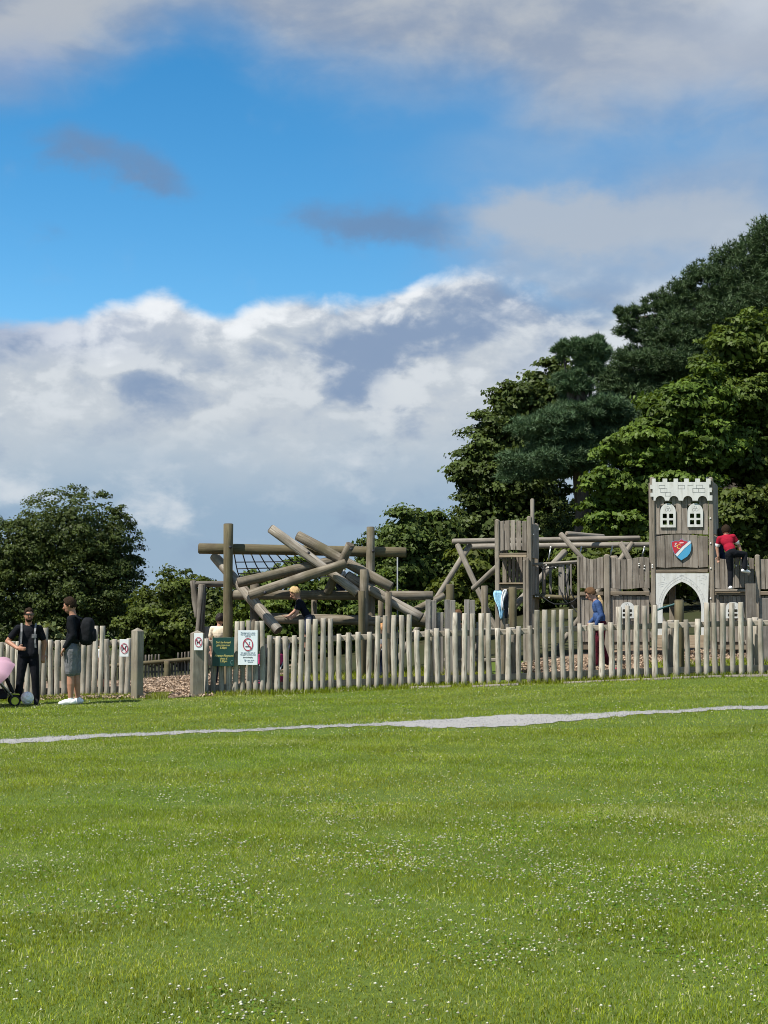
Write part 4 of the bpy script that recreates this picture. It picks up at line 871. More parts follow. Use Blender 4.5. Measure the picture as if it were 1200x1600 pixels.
lines(bp, box(1029.6, 758.2, 9.2, 5)+box(1032.2, 763.4, 9.8, 6)+box(1039.5, 769.5, 8.6, 5.4)+box(1059.5, 758, 10, 5.6)+box(1082.2, 763, 9.4, 6)+box(1091.6, 763, 9.8, 6)+box(1088, 757.8, 9.8, 5.2)+[(1074.5, 758.2, 1082.8, 757.8)], -.087)
# windows
def gothic(x0, x1, ys, ya, n=7):
    a = (x1-x0)/2; h = ys-ya; R = (a*a+h*h)/(2*a); th = math.acos((a-R)/R); L_ = [(x0+R+R*math.cos(math.pi-(math.pi-th)*i/n), ys-R*math.sin(math.pi-(math.pi-th)*i/n)) for i in range(n+1)]
    return L_+[(x0+x1-x, y) for x, y in L_[-2::-1]]
def castle_window(parent, x0, x1, top, bot, yl):
    cx = (x0+x1)/2; w = x1-x0; sh = top+(bot-top)*.36
    out = [(x0, bot)]+gothic(x0, x1, sh, top)+[(x1, bot)]
    holes = []; pw = w*.27; ph = (bot-top)*.185
    for ix in (-1, 1):
        for iy in (0, 1):
            hx = cx+ix*w*.205; hy = bot-(bot-top)*(.2+.27*iy); c_ = 1.5
            holes.append([(hx-pw/2+c_*.4, hy-ph/2), (hx+pw/2-c_*.4, hy-ph/2), (hx+pw/2, hy-ph/2+c_*.4), (hx+pw/2, hy+ph/2-c_*.4), (hx+pw/2-c_*.4, hy+ph/2), (hx-pw/2+c_*.4, hy+ph/2), (hx-pw/2, hy+ph/2-c_*.4), (hx-pw/2, hy-ph/2+c_*.4)])
    o = sheet(parent, FC, [out]+holes, M_WHITE, yl, .018, 'window')
    ty = top+(bot-top)*.24; r = w*.085; sg = []
    for ax, ay in ((cx, ty-r*1.3), (cx-r*1.2, ty+r*.7), (cx+r*1.2, ty+r*.7)):
        c8 = circle(ax, ay, r, 7); sg += [(*c8[i], *c8[(i+1) % 7]) for i in range(7)]
    lines(o, sg, yl-.011, w=.5, name='trefoil'); return o
castle_window(GT, W1[0], W1[1], 786, 824, -.03); castle_window(GT, W2[0], W2[1], 786, 823.5, -.03)
# arch panel
hole = [(1035.3, 992.2)]+gothic(1035.3, 1095.6, 950, 909, 9)+[(1095.6, 992.2)]
apn = sheet(GT, FC, [[(1023.4, 895.8), (1107.6, 895.8), (1106.4, 942), (1103, 944), (1103, 992.2)]+hole[::-1]+[(1026, 992.2), (1026, 944), (1023.4, 942)]], M_WHITE, -.02, .018, 'arch_panel')
sg = []
for rr in (1.12, 1.22):
    pts = [(1065+(x-1065)*rr, 952+(y-952)*rr) for x, y in hole[1:-1]]; sg += [(*pts[i], *pts[i+1]) for i in range(len(pts)-1)]
pts1 = [(1065+(x-1065)*1.12, 952+(y-952)*1.12) for x, y in hole[1:-1]]; pts2 = [(1065+(x-1065)*1.22, 952+(y-952)*1.22) for x, y in hole[1:-1]]
sg += [(*a, *b) for a, b in zip(pts1, pts2)]
sg += [(1028, 911, 1038, 909.5), (1030, 914, 1042, 911.5), (1032, 917, 1036, 916), (1035, 901, 1039, 903), (1039, 903, 1037.5, 907), (1034, 899.5, 1035.5, 901), (1090, 900, 1094, 900), (1096, 903, 1099, 903), (1092, 906, 1097, 907), (1098, 899, 1104, 900), (1104, 900, 1103, 905), (1103, 905, 1099, 904), (1095, 911, 1101, 913), (1062, 898.8, 1068, 898.8)]
lines(apn, sg, -.031, plain('faint_engraving', (.40, .41, .41)), .45)
# coat of arms
sh_out = [(1049.2, 846.6), (1054.5, 844.7), (1060.2, 845.3), (1064.6, 841.6), (1069.2, 844.6), (1073.8, 845.4), (1079, 844.8), (1080.3, 851), (1079.8, 859.8), (1077.5, 865), (1073.8, 869.6), (1064.6, 875.4), (1057.3, 869.6), (1053.6, 865), (1051.4, 859.8), (1049.6, 853)]
SH = sheet(GT, FC, [sh_out], M_BLUE, -.03, .02, 'coat_of_arms')
sheet(SH, FC, [[(1049.6, 847), (1054.6, 845.2), (1060.3, 845.8), (1064.6, 842.2), (1069, 845.1), (1073.6, 845.9), (1075.6, 846.2), (1066, 853.8), (1055, 865.5), (1053.9, 864.6), (1051.8, 859.6), (1050, 853)]], M_RED, -.042, .004, 'red_field')
sheet(SH, FC, [[(1076, 846.4), (1078.7, 845.2), (1079.4, 848.6), (1069, 857.4), (1058.2, 869.6), (1055.3, 866.4), (1066.2, 854.6)]], M_SHW, -.042, .004, 'white_band')
FCt = FC
def ctext(parent, body, px, py, hpx, mat, yl, name='letter', rot=0):
    c = FC.hit(px, py, yl); me = text_mesh(body, hpx/80*1.4, .003); me.transform(Matrix.Rotation(rad(rot), 4, 'Y')); return obj(name, me, mat, SH, FC.M @ Matrix.Translation((c.x, yl, c.z)))
ctext(SH, 'S', 1055.6, 851.6, 6.4, M_SHW, -.046, rot=18); ctext(SH, 'C', 1060.4, 854.4, 6.8, M_GOLD, -.047, rot=8)
sheet(SH, FC, [[(1061.4, 847.8), (1064, 847.2), (1068.6, 847.5), (1067.6, 848.8), (1062, 849.2)]], plain('shield_pink', (.85, .5, .48)), -.046, .003, 'charge')
sheet(SH, FC, [[(1067, 867), (1068.4, 864.4), (1070.8, 862.6), (1072.6, 859.6), (1073.4, 860.6), (1071.8, 863.8), (1072.2, 866), (1069, 868)]], plain('shield_seafoam', (.40, .72, .66)), -.036, .004, 'charge')
for px, py in ((1019.3, 886.5), (1019.3, 883), (1110.6, 888), (1110.3, 935), (1110.5, 849), (1110, 810)): cbolt(GT, px, py)
# --- curtain walls
def curtain(t, xs, ytop, ybot, lowbot, posts, seed, arc_h=.02):
    rr = random.Random(seed); n = len(xs)
    for i, (x0, x1) in enumerate(xs):
        u = i/max(1, n-1); c = .028*math.sin(u*math.pi*2.0+seed); c2 = .028*math.sin((u+1/n)*math.pi*2.0+seed)
        cboard(t, x0, x1, ytop, ybot, yl=.0, top=(c, c2), bot=(c*.6, c2*.6))
    xa, xb = xs[0][0], xs[-1][1]
    cboard(t, xa, xb, ybot+4.4, ybot+10.4, M_BOARDX, -.015, .07, 'rail', bev=.01); cboard(t, xa, xb, ytop+18, ytop+26, M_BOARDX, .05, .045, 'rail')
    k = int((xb-xa)/6.6)
    for i in range(k): a = xa+(xb-xa)*i/k; cboard(t, a+.25, a+(xb-xa)/k-.25, ybot+11.4, lowbot, yl=.02, name='lower_board')
    cboard(t, xa, xb, lowbot+.5, lowbot+12, M_BOARDX, .06, .05, 'kickboard')
    for a, b, tp in posts: cpost(t, a, b, tp, -.01)
WL = thing('palisade_wall', 'plank palisade wall between the rope bridge and the gate tower, behind the woman in blue', 'wall', FC.M @ Vector((FC.hit(955, 1000).x, 0, cbase(955))))
curtain(WL, [(906.3+5.33*i, 911.2+5.33*i) for i in range(7)], 872.3, 920.3, 1003, [(901.8, 905.9, 869), (943.8, 953.2, 866)], 1)
curtain(WL, [(954, 962.2), (962.8, 969.6), (970.4, 979.4), (980.2, 988.6), (989.3, 998.6), (999.3, 1006.2), (1007.2, 1015)], 872.3, 919.8, 1003, [], 2)
castle_window(WL, 969.5, 991, 941, 966, -.05)
for px, py in ((998.5, 881), (998.5, 884), (1007, 884.5), (1006.5, 889)): cbolt(WL, px, py, -.03, .014)
WR = thing('palisade_wall', 'plank palisade wall right of the gate tower, climbed by the boy in red', 'wall', FC.M @ Vector((FC.hit(1160, 1000).x, 0, cbase(1160))))
curtain(WR, [(1117.4, 1124.6), (1125.2, 1132.6), (1133.3, 1140.8), (1141.5, 1147.8), (1148.4, 1155.2), (1156, 1162.4), (1163, 1169.6), (1170.2, 1178.6)], 871.5, 919.5, 1003, [(1179.4, 1187.4, 866.5)], 3)
curtain(WR, [(1188+8.1*i, 1195.3+8.1*i) for i in range(7)], 872, 919.5, 1003, [(1245, 1253, 867)], 4)
castle_window(WR, 1134, 1156, 941, 966, -.05)
for px, py in ((1150.4, 884), (1159.8, 883.6), (1169, 884)): cbolt(WR, px, py, -.03, .015)
# --- lookout tower
FT = Frame((at(800, 950, 31.0).x, 31.0, 0), -CA)
LT = thing('lookout_tower', 'small open wooden lookout tower with a tall pole, left of the rope bridge', 'play tower', Vector((FT.o.x, 31, tz(FT.o.x, 31))))
def tboard(x0, x1, y0, y1, mat=None, yl=0.0, t=.035, name='board', **kw): return board(LT, FT, x0, x1, y0, y1, mat or M_BOARD, yl, t, name, **kw)
cpost(LT, 773.6, 780.4, 811.5, 0, None, fr=FT); cpost(LT, 823.6, 830.8, 806.5, 0, None, fr=FT)
for i, (x0, x1) in enumerate(((781, 787.3), (788.8, 796.6), (798, 805.4), (807, 814.6), (816, 823.2))):
    c = .025*math.sin(i/5*3.14); c2 = .025*math.sin((i+1)/5*3.14); tboard(x0, x1, 815, 861.2, yl=.01, top=(c, c2), bot=(c, c2))
tboard(780.6, 823.4, 864, 867, M_BOARDX, .0, .05, 'rail'); tboard(780.6, 823.4, 867.4, 870.8, M_STEP, -.02, .06, 'rail')
xl2, xr2 = FT.hit(777, 900).x, FT.hit(827.2, 900).x; D2 = .72
for x in (xl2, xr2):
    p = FT.M @ Vector((x, D2, 0)); zb = tz(p.x, p.y)-.1; h = FT.hit(800, 815).z-zb; obj('post', prism_mesh([(-.045, 0), (.045, 0), (.045, h-.02), (0, h), (-.045, h-.02)], .09, .01), M_POSTB, LT, FT.M @ Matrix.Translation((x, D2, zb)))
sideboards(LT, xr2+.05, 818, 872, .06, D2-.05, 3, fr=FT, ref=800); sideboards(LT, xl2-.05, 818, 872, .06, D2-.05, 3, fr=FT, ref=800)
sideboards(LT, xr2+.05, 884, 930, .06, D2-.05, 3, fr=FT, ref=800); sideboards(LT, xl2-.03, 915, 970, .06, D2-.05, 3, fr=FT, ref=800)
for i in range(7):
    w = (xr2-xl2-.1)/7; x = xl2+.05+w*(i+.5); z0, z1 = FT.hit(800, 909).z, FT.hit(800, 868).z
    obj('back_board', prism_mesh([(-w/2+.008, z0), (w/2-.008, z0), (w/2-.008, z1), (-w/2+.008, z1)], .03, .005), M_BOARD, LT, FT.M @ Matrix.Translation((x, D2+.03, 0)))
obj('floor', prism_mesh([(xl2+.06, -.02), (xr2-.06, -.02), (xr2-.06, .02), (xl2+.06, .02)], D2, .005), M_STEP, LT, FT.M @ Matrix.Translation((0, D2/2, FT.hit(800, 913).z)))
tboard(780.6, 820, 910.5, 912.6, M_STEP, -.03, .05, 'floor_edge'); tboard(780.6, 823, 913, 921, M_BOARDX, .02, .05, 'rail')
cpost(LT, 817.2, 821.4, 875, -.03, M_POLE[0], fr=FT, rnd=False); cpost(LT, 821.8, 826.5, 871, -.1, M_POSTB, fr=FT)
p = FT.M @ FT.hit(831.8, 779, .3); log(LT, Vector((p.x, p.y, tz(p.x, p.y)-.1)), p, .042, .04, M_POLE, 'pole', cap=.5)
for px, py in ((833.5, 835), (843, 827)): bolt(LT, FT.M @ FT.hit(px, py, .02), .015)
# --- rope bridge
RB = thing('rope_bridge', 'hanging plank and rope bridge between the lookout tower and the palisade wall', 'bridge', FC.M @ Vector((FC.hit(865, 1000).x, .1, cbase(865))))
FB = Frame(FC.M @ Vector((FC.hit(865, 900).x, .25, 0)), -CA)
def bboard(x0, x1, y0, y1, mat=M_BOARD, yl=0.0, t=.03, name='slat', **kw): return board(RB, FB, x0, x1, y0, y1, mat, yl, t, name, **kw)
def blog(a, b, r, mats, name, yl=0.0): return log(RB, FB.M @ FB.hit(*a, yl), FB.M @ FB.hit(*b, yl), r, r, mats, name)
blog((829, 882, ), (902, 877.5), .027, M_POLE, 'handrail'); blog((829, 931), (902, 934.5), .045, M_LOGD, 'floor_beam', .02); blog((829, 931), (902, 934), .04, M_LOGD, 'floor_beam', .6); blog((829, 885), (902, 879), .024, M_POLE, 'handrail', .6)
for x0, x1, y0, y1, yl in ((832, 838.5, 884, 930, .05), (847, 852.5, 884, 929, .58), (873, 882, 882, 931, .03), (885, 888.6, 882, 930, .05), (891, 893.6, 882, 929, .56), (858, 862, 884, 929, .62)): bboard(x0, x1, y0, y1, M_GREY if x0 > 850 else M_BOARD, yl)
for i in range(9): bboard(830+8*i, 837+8*i, 930, 932, M_BOARDX, .3, .55, 'deck_plank')
for pts in (((873, 916), (880, 934), (887, 943), (895, 940), (902, 934)), ((880, 884), (884, 905), (886, 925), (888, 943)), ((890, 884), (887, 905), (884, 928), (882, 941)), ((842, 885), (850, 890), (862, 887), (872, 884)), ((846, 931), (858, 940), (866, 944), (886, 944)), ((889, 915), (894, 930), (902, 942)), ((893, 945), (900, 955), (914, 966), (922, 970))):
    tube('rope', [FB.M @ FB.hit(x, y, -.06) for x, y in pts], .012, M_ROPE, RB, 5)
for px, py in ((853.5, 883), (857, 887), (868.5, 887), (837, 932), (840.5, 932), (858, 933.5)): bolt(RB, FB.M @ FB.hit(px, py, -.07), .015)
# --- beam frame behind
BF = thing('beam_swing_frame', 'long horizontal pole frame on crossed legs running behind the lookout tower', 'frame', (at(860, 960, 32.4).x, 32.4, tz(3.5, 32.4)))
def BG(a, b, rp, name='pole', ext=False):
    p0, p1 = at(*a), at(*b)
    if ext:
        d = (p1-p0).normalized(); t_ = 0
        while p1.z > tz(p1.x, p1.y)-.1 and t_ < 200: p1 = p1+d*.03; t_ += 1
    return log(BF, p0, p1, rp/S(a[2]), rp/S(a[2]), M_POLE, name, cap=.4)
BG((706, 846, 32.4), (1000.5, 841, 32.0), 4.3, 'beam'); BG((732, 854, 33.4), (1020, 851, 33.0), 4.4, 'beam')
BG((714, 850, 32.25), (756, 942, 32.0), 4.2, 'leg', True); BG((735.5, 850, 32.5), (680, 938, 32.2), 4.5, 'leg', True); BG((738, 921, 31.75), (778, 884, 31.4), 4.3, 'brace')
BG((875, 833, 31.85), (913, 876, 31.75), 4.2, 'leg', True); BG((884, 834, 32.6), (944, 839, 33.2), 4.0, 'brace')
BG((969, 847, 31.85), (983, 873, 31.8), 4.2, 'leg', True); BG((989, 847, 32.0), (970, 874, 32.1), 4.2, 'leg', True); BG((959, 868, 32.7), (960, 880, 32.7), 7, 'stump', True); BG((884, 860, 33.2), (862, 884, 33.1), 5, 'leg', True)
for a in ((860.5, 855, 857, 876), (908.5, 855, 905.5, 868), (957, 854, 953.5, 869), (1007, 855, 1003, 871)): tube('hanger_rod', [at(a[0], a[1], 32.2), at(a[2], a[3], 32.2)], .016, M_STEEL, BF, 6); bolt(BF, at(a[0], a[1], 32.18), .02)
# teal bar leaning by the arch, toy ball
o = tube('teal_bar', [at(1027, 953, 28.5), at(1038, 949, 28.6), at(1058, 943, 28.2)], .02, plain('teal_paint', (.03, .10, .10), .6), None, 8); tag(o, 'short teal metal bar in front of the castle arch', 'bar')

# ================================================================== PEOPLE
SK = plain('skin_fair', (.46, .255, .175), .55, .35, vary=.06); SKT = plain('skin_tanned', (.40, .20, .125), .55, .35, vary=.08)
HAIR = {'brown': plain('hair_brown', (.026, .016, .009), .8, .1, vary=.4, nscale=60, bump=.5), 'blond': plain('hair_blond', (.52, .36, .17), .6, .3, vary=.25, nscale=60, bump=.5), 'dark': plain('hair_dark', (.018, .012, .010), .7, .3, vary=.4, nscale=60), 'ginger': plain('hair_ginger', (.42, .20, .07), .65, .3, vary=.25, nscale=60), 'light': plain('hair_light_brown', (.11, .06, .03), .8, .1, vary=.3, nscale=60)}
def cloth(name, c, vary=.25): return plain(name, c, .9, .1, vary=vary, nscale=11, bump=.6)
C_BLACK = cloth('black_cotton', (.010, .011, .014)); C_NAVY = cloth('navy_cotton', (.012, .018, .038)); C_TROU = cloth('black_trousers', (.009, .010, .013))
C_GREY = cloth('grey_denim', (.16, .16, .168)); C_CREAM = cloth('cream_cotton', (.72, .62, .46), .06); C_RED = cloth('red_jersey', (.30, .012, .030), .12); C_BLUE = cloth('blue_fleece', (.045, .085, .20), .18)
C_WHITE = cloth('white_canvas', (.80, .80, .79), .04); C_PLUM = cloth('plum_print', (.09, .012, .022), .6); C_STRIPE = cloth('dark_plaid', (.05, .055, .075), .7); C_LGREY = cloth('pale_grey_cotton', (.42, .42, .44), .3); C_SHOE = cloth('dark_shoe', (.02, .02, .022)); C_SOCK = cloth('blue_sock', (.20, .26, .36))
DEF = dict(hipL=(.05, 0, .51), hipR=(-.05, 0, .51), kneeL=(.055, .012, .285), kneeR=(-.055, .012, .285), ankL=(.06, -.012, .045), ankR=(-.06, -.012, .045),
           pel=(0, 0, .53), chest=(0, -.005, .70), neck=(0, -.005, .825), head=(0, .012, .925), shL=(.108, -.005, .795), shR=(-.108, -.005, .795),
           elL=(.135, -.015, .63), elR=(-.135, -.015, .63), wrL=(.135, .03, .49), wrR=(-.135, .03, .49))
def person(label, base, H, face, pose, top, bottom, shoe, hair, skin=SK, sleeve='short', legs='long', hs=1.0, vox=.0125, extra=None, look=None, pitch=0, beard=None, hairkw=None, hips=1.0, group=None):
    F2 = Vector((math.cos(rad(face)), math.sin(rad(face)), 0)); L2 = Vector((-F2.y, F2.x, 0)); U = Vector((0, 0, 1)); base = Vector(base)
    J = {k: base+(L2*v[0]+F2*v[1]+U*v[2])*H for k, v in {**DEF, **pose}.items() if len(v) == 3}
    prims = []; mats = []
    def mi(m):
        if m not in mats: mats.append(m)
        return mats.index(m)
    def cap(a, b, ra, rb, m): prims.append(('c', a, b, ra*H, rb*H, mi(m)))
    def ell(c, ax, r, m): prims.append(('e', c, ax, [x*H for x in r], mi(m)))
    lk = rad(face+(look or 0)); hf = Vector((math.cos(lk), math.sin(lk), 0)); hf = (hf*math.cos(rad(pitch))-U*math.sin(rad(pitch))).normalized(); hl = U.cross(hf).normalized(); hu = hf.cross(hl); hax = (hl, hf, hu)
    sp = (J['neck']-J['pel']).normalized(); sl = (J['shL']-J['shR']).normalized(); sf = sl.cross(sp)*1.0; tax = (sl, sf.normalized(), sp)
    k = hs; hc = J['head']
    ell(hc+hu*.004*H, hax, (.046*k, .058*k, .064*k), skin); ell(hc-hu*.034*H*k+hf*.014*H*k, hax, (.034*k, .042*k, .036*k), beard or skin)
    ell(hc-hu*.004*H*k+hf*.036*H*k, hax, (.032*k, .02*k, .03*k), skin)
    cap(hc+hf*.056*H*k+hu*.006*H*k, hc+hf*.066*H*k-hu*.012*H*k, .006*k, .009*k, skin)
    cap(hc+hf*.05*H*k-hu*.034*H*k-hl*.012*H*k, hc+hf*.05*H*k-hu*.034*H*k+hl*.012*H*k, .006*k, .006*k, M_LIP)
    for s in (-1, 1):
        ell(hc+hl*s*.046*H*k-hf*.004*H*k, hax, (.006*k, .012*k, .017*k), skin); ell(hc+hl*s*.018*H*k+hf*.052*H*k+hu*.012*H*k, hax, (.008*k, .005*k, .006*k), M_EYE)
    cap(J['neck']-sp*.015*H, hc-hu*.03*H*k-hf*.008*H*k, .035, .033, skin)
    ell(J['chest']+sp*.035*H, tax, (.098, .064, .105), top); ell(J['pel'].lerp(J['chest'], .5), tax, (.084*hips, .06*hips, .095), top); ell(J['pel'], tax, (.086*hips, .064*hips, .062), bottom)
    cap(J['shL'], J['shR'], .036, .036, top); cap(J['neck']-sp*.02*H, J['chest'], .034, .06, top)
    for s in 'LR':
        sh, e, w = J['sh'+s], J['el'+s], J['wr'+s]
        if sleeve == 'long': cap(sh, e, .037, .032, top); cap(e, w, .032, .024, top)
        elif sleeve == 'short': cap(sh, sh.lerp(e, .62), .037, .037, top); cap(sh.lerp(e, .5), e, .030, .026, skin); cap(e, w, .027, .018, skin)
        else: cap(sh, e, .031, .026, skin); cap(e, w, .026, .018, skin)
        d = pose.get('hand'+s); d = (L2*d[0]+F2*d[1]+U*d[2]).normalized() if d and len(d) == 3 else (w-e).normalized()
        if pose.get('pocket'+s): d = (w-e).normalized()
        ac = d.cross(sf if abs(d.dot(sf)) < .9 else sl).normalized(); pn = d.cross(ac)
        palm = w+d*.028*H; ell(palm, (ac, pn, d), (.024, .011, .03), skin)
        for i, (o_, ln) in enumerate(((-.017, .036), (-.006, .043), (.006, .042), (.017, .033))):
            b = palm+d*.022*H+ac*o_*H; m_ = b+d*ln*.55*H+pn*.004*H; tip = m_+d*ln*.4*H+pn*.016*H; cap(b, m_, .0062, .0058, skin); cap(m_, tip, .0058, .005, skin)
        tb = palm-d*.012*H-ac*.02*H; tm = tb-ac*.018*H+d*.018*H; cap(tb, tm, .0075, .0065, skin); cap(tm, tm+d*.02*H+pn*.006*H, .0065, .0055, skin)
        h, n_, a = J['hip'+s], J['knee'+s], J['ank'+s]
        if legs == 'long': cap(h, n_, .060*hips, .043, bottom); cap(n_, a+U*.012*H, .043, .036, bottom)
        else: cap(h, h.lerp(n_, .88), .063*hips, .056, bottom); cap(h.lerp(n_, .75), n_, .044, .035, skin); cap(n_, n_.lerp(a, .4), .034, .036, skin); cap(n_.lerp(a, .4), a, .035, .021, skin)
        td = pose.get('toe'+s, (.0, 1, -.12)); td = (L2*td[0]+F2*td[1]+U*td[2]).normalized()
        heel = a-td*.028*H-U*.018*H; toe = a+td*.098*H-U*.018*H; cap(heel, a.lerp(toe, .55)-U*.004*H, .026, .027, shoe); cap(a.lerp(toe, .5)-U*.006*H, toe, .027, .019, shoe); cap(a+U*.012*H, a-U*.012*H, .024, .026, shoe if legs != 'shorts' else shoe)
    if extra: extra(cap, ell, J, H, dict(L=L2, F=F2, U=U, tax=tax, hax=hax))
    # one skin around all of it
    bm = bmesh.new()
    for p in prims:
        if p[0] == 'c':
            _, a, b, ra, rb, _m = p; d = b-a; q = d.to_track_quat('Z', 'Y').to_matrix().to_4x4() if d.length > 1e-6 else Matrix(); n = 12; rings = []
            lv = [(a, ra, -math.pi/2*t) for t in (.999, .66, .33, 0)]+[(b, rb, math.pi/2*t) for t in (0, .33, .66, .999)]
            for c, r, t in lv:
                rings.append([bm.verts.new(c+q.to_3x3() @ Vector((r*math.cos(t)*math.cos(6.2832*i/n), r*math.cos(t)*math.sin(6.2832*i/n), r*math.sin(t)))) for i in range(n)])
            for i in range(len(rings)-1):
                for j in range(n): bm.faces.new((rings[i][j], rings[i][(j+1) % n], rings[i+1][(j+1) % n], rings[i+1][j]))
            bm.faces.new(rings[0][::-1]); bm.faces.new(rings[-1])
        else:
            _, c, ax, r, _m = p; R = Matrix((ax[0]*r[0], ax[1]*r[1], ax[2]*r[2])).transposed().to_4x4(); bmesh.ops.create_uvsphere(bm, u_segments=16, v_segments=10, radius=1.0, matrix=Matrix.Translation(c) @ R)
    bmesh.ops.recalc_face_normals(bm, faces=bm.faces)
    me = bpy.data.meshes.new('tmp'); bm.to_mesh(me); bm.free(); o = bpy.data.objects.new('tmp', me); COL.objects.link(o)
    md = o.modifiers.new('r', 'REMESH'); md.mode = 'VOXEL'; md.voxel_size = vox*.8; md.use_smooth_shade = True
    sm = o.modifiers.new('s', 'SMOOTH'); sm.factor = .5; sm.iterations = 2
    dg = bpy.context.evaluated_depsgraph_get(); body = bpy.data.meshes.new_from_object(o.evaluated_get(dg)); bpy.data.objects.remove(o); bpy.data.meshes.remove(me)
    nf = len(body.polygons); C = np.empty(nf*3); body.polygons.foreach_get('center', C); C = C.reshape(-1, 3); best = np.full(nf, 1e9); idx = np.zeros(nf, np.int32)
    for p in prims:
        if p[0] == 'c':
            _, a, b, ra, rb, m = p; a_, b_ = np.array(a), np.array(b); ab = b_-a_; t = np.clip(((C-a_) @ ab)/max(ab @ ab, 1e-9), 0, 1); dd = np.linalg.norm(C-a_-t[:, None]*ab, axis=1)-(ra+(rb-ra)*t)
        else:
            _, c, ax, r, m = p; q = np.stack([(C-np.array(c)) @ np.array(ax[i])/r[i] for i in range(3)], -1); dd = (np.linalg.norm(q, axis=1)-1)*min(r)
        if mats[m] in (M_EYE, M_LIP): dd = dd-.006
        k_ = dd < best; best[k_] = dd[k_]; idx[k_] = m
    body.transform(Matrix.Translation(-base)); body.materials.clear()
    for m in mats: body.materials.append(m)
    body.polygons.foreach_set('material_index', idx); body.update()
    P = obj('person', body, None, None, Matrix.Translation(base)); tag(P, label, 'person', group)
    # hair
    hk = dict(front=.52, low=-.35, puff=1.13, top=0.0); hk.update(hairkw or {})
    bm = bmesh.new(); bmesh.ops.create_icosphere(bm, subdivisions=4, radius=1.0); rr = random.Random(int(H*1000)+int(face))
    ph = [rr.uniform(0, 6.28) for _ in range(4)]
    def hairline(y): return float(np.interp(y, [-1, -.35, .1, .38, hk['front']+.1, 1.0], [hk['low'], hk['low'], -.12, .12, .50, .62]))
    kill = [v for v in bm.verts if v.co.z < hairline(v.co.y)+.05*math.sin(v.co.x*11+ph[3])]
    bmesh.ops.delete(bm, geom=kill, context='VERTS')
    for v in bm.verts:
        n_ = .05*math.sin(v.co.x*9+ph[0])*math.sin(v.co.y*8+ph[1])+.04*math.sin(v.co.z*13+ph[2]+v.co.x*7)+rr.uniform(-.02, .02); f_ = 1.03+(hk['puff']-1.03)*min(1, max(0, v.co.z+.35)*1.6)+n_*(.3+.7*max(0, v.co.z))+hk['top']*max(0, v.co.z)
        w = Vector((v.co.x*.048*k*f_, v.co.y*.06*k*f_*(1-.13*max(0, v.co.y)), v.co.z*.067*k*f_+.004))*H; v.co = hl*w.x+hf*w.y+hu*w.z
    bmesh.ops.solidify(bm, geom=bm.faces[:], thickness=.006)
    hm = bpy.data.meshes.new('hair'); bm.to_mesh(hm); bm.free(); hm.polygons.foreach_set('use_smooth', [True]*len(hm.polygons)); obj('hair', hm, hair, P, Matrix.Translation(hc))
    return P, J, dict(L=L2, F=F2, U=U, hax=hax, hc=hc, tax=tax)
M_EYE = plain('eye_dark', (.02, .015, .012), .4); M_LIP = plain('lip', (.30, .11, .09), .5)
M_GLASS = plain('dark_sunglasses', (.008, .008, .010), .12, .6, vary=0)
M_STRAP = cloth('grey_strap', (.20, .20, .20)); M_PACK = cloth('black_nylon', (.014, .015, .017))
def gpt(px, Y): p = at(px, 1000, Y); return Vector((p.x, Y, tz(p.x, Y)))
def ribbon(name, pts, w, th, mat, parent, nrm):
    V = []; F = []
    for i, p in enumerate(pts):
        d = (pts[min(i+1, len(pts)-1)]-pts[max(i-1, 0)]).normalized(); n_ = nrm[i].normalized(); s = d.cross(n_).normalized()*w/2
        V += [p-s, p+s, p+s+n_*th, p-s+n_*th]
    for i in range(len(pts)-1):
        for k in range(4): F.append((i*4+k, i*4+(k+1) % 4, i*4+4+(k+1) % 4, i*4+4+k))
    F += [(3, 2, 1, 0), tuple(range(len(V)-4, len(V)))]
    o0 = pts[0]; me = bpy.data.meshes.new(name); me.from_pydata([tuple(v-o0) for v in V], [], F); me.update(); return obj(name, me, mat, parent, Matrix.Translation(o0))

# --- man in black with sunglasses
H1 = 1.62
b1 = gpt(44.5, 26.15)
def m1x(cap, ell, J, H, A_): cap(J['chest']+A_['L']*.05*H+A_['F']*.02*H, J['pel']+A_['L']*.045*H+A_['F']*.02*H, .05, .062, C_BLACK); cap(J['chest']-A_['L']*.05*H+A_['F']*.02*H, J['pel']-A_['L']*.045*H+A_['F']*.02*H, .05, .062, C_BLACK)
P1, J1, A1 = person('bearded man in black T-shirt and trousers wearing sunglasses, one hand on hip', b1, H1, -80,
  dict(kneeL=(.075, .02, .285), ankL=(.09, .0, .045), kneeR=(-.075, .015, .285), ankR=(-.095, 0, .045), elR=(-.215, -.035, .655), wrR=(-.105, .075, .585), handR=(.8, .45, -.05), elL=(.165, -.03, .63), wrL=(.15, -.04, .52), handL=(.0, .3, -1)),
  C_BLACK, C_TROU, C_SHOE, HAIR['brown'], SKT, 'short', 'long', look=12, beard=HAIR['brown'], extra=m1x, hairkw=dict(front=.5, low=-.5, puff=1.1, top=.1))
hl, hf, hu = A1['hax']; hc = A1['hc']
gl = []
me = prism_mesh([(-.075, -.016), (-.02, -.02), (-.008, -.006), (.008, -.006), (.02, -.02), (.075, -.016), (.078, .018), (-.078, .018)], .02, .004)
Mg = Matrix((tuple(hl), tuple(-hf), tuple(hu))).transposed().to_4x4(); obj('sunglasses', me, M_GLASS, P1, Matrix.Translation(hc+hf*.062*H1+hu*.012*H1) @ Mg)
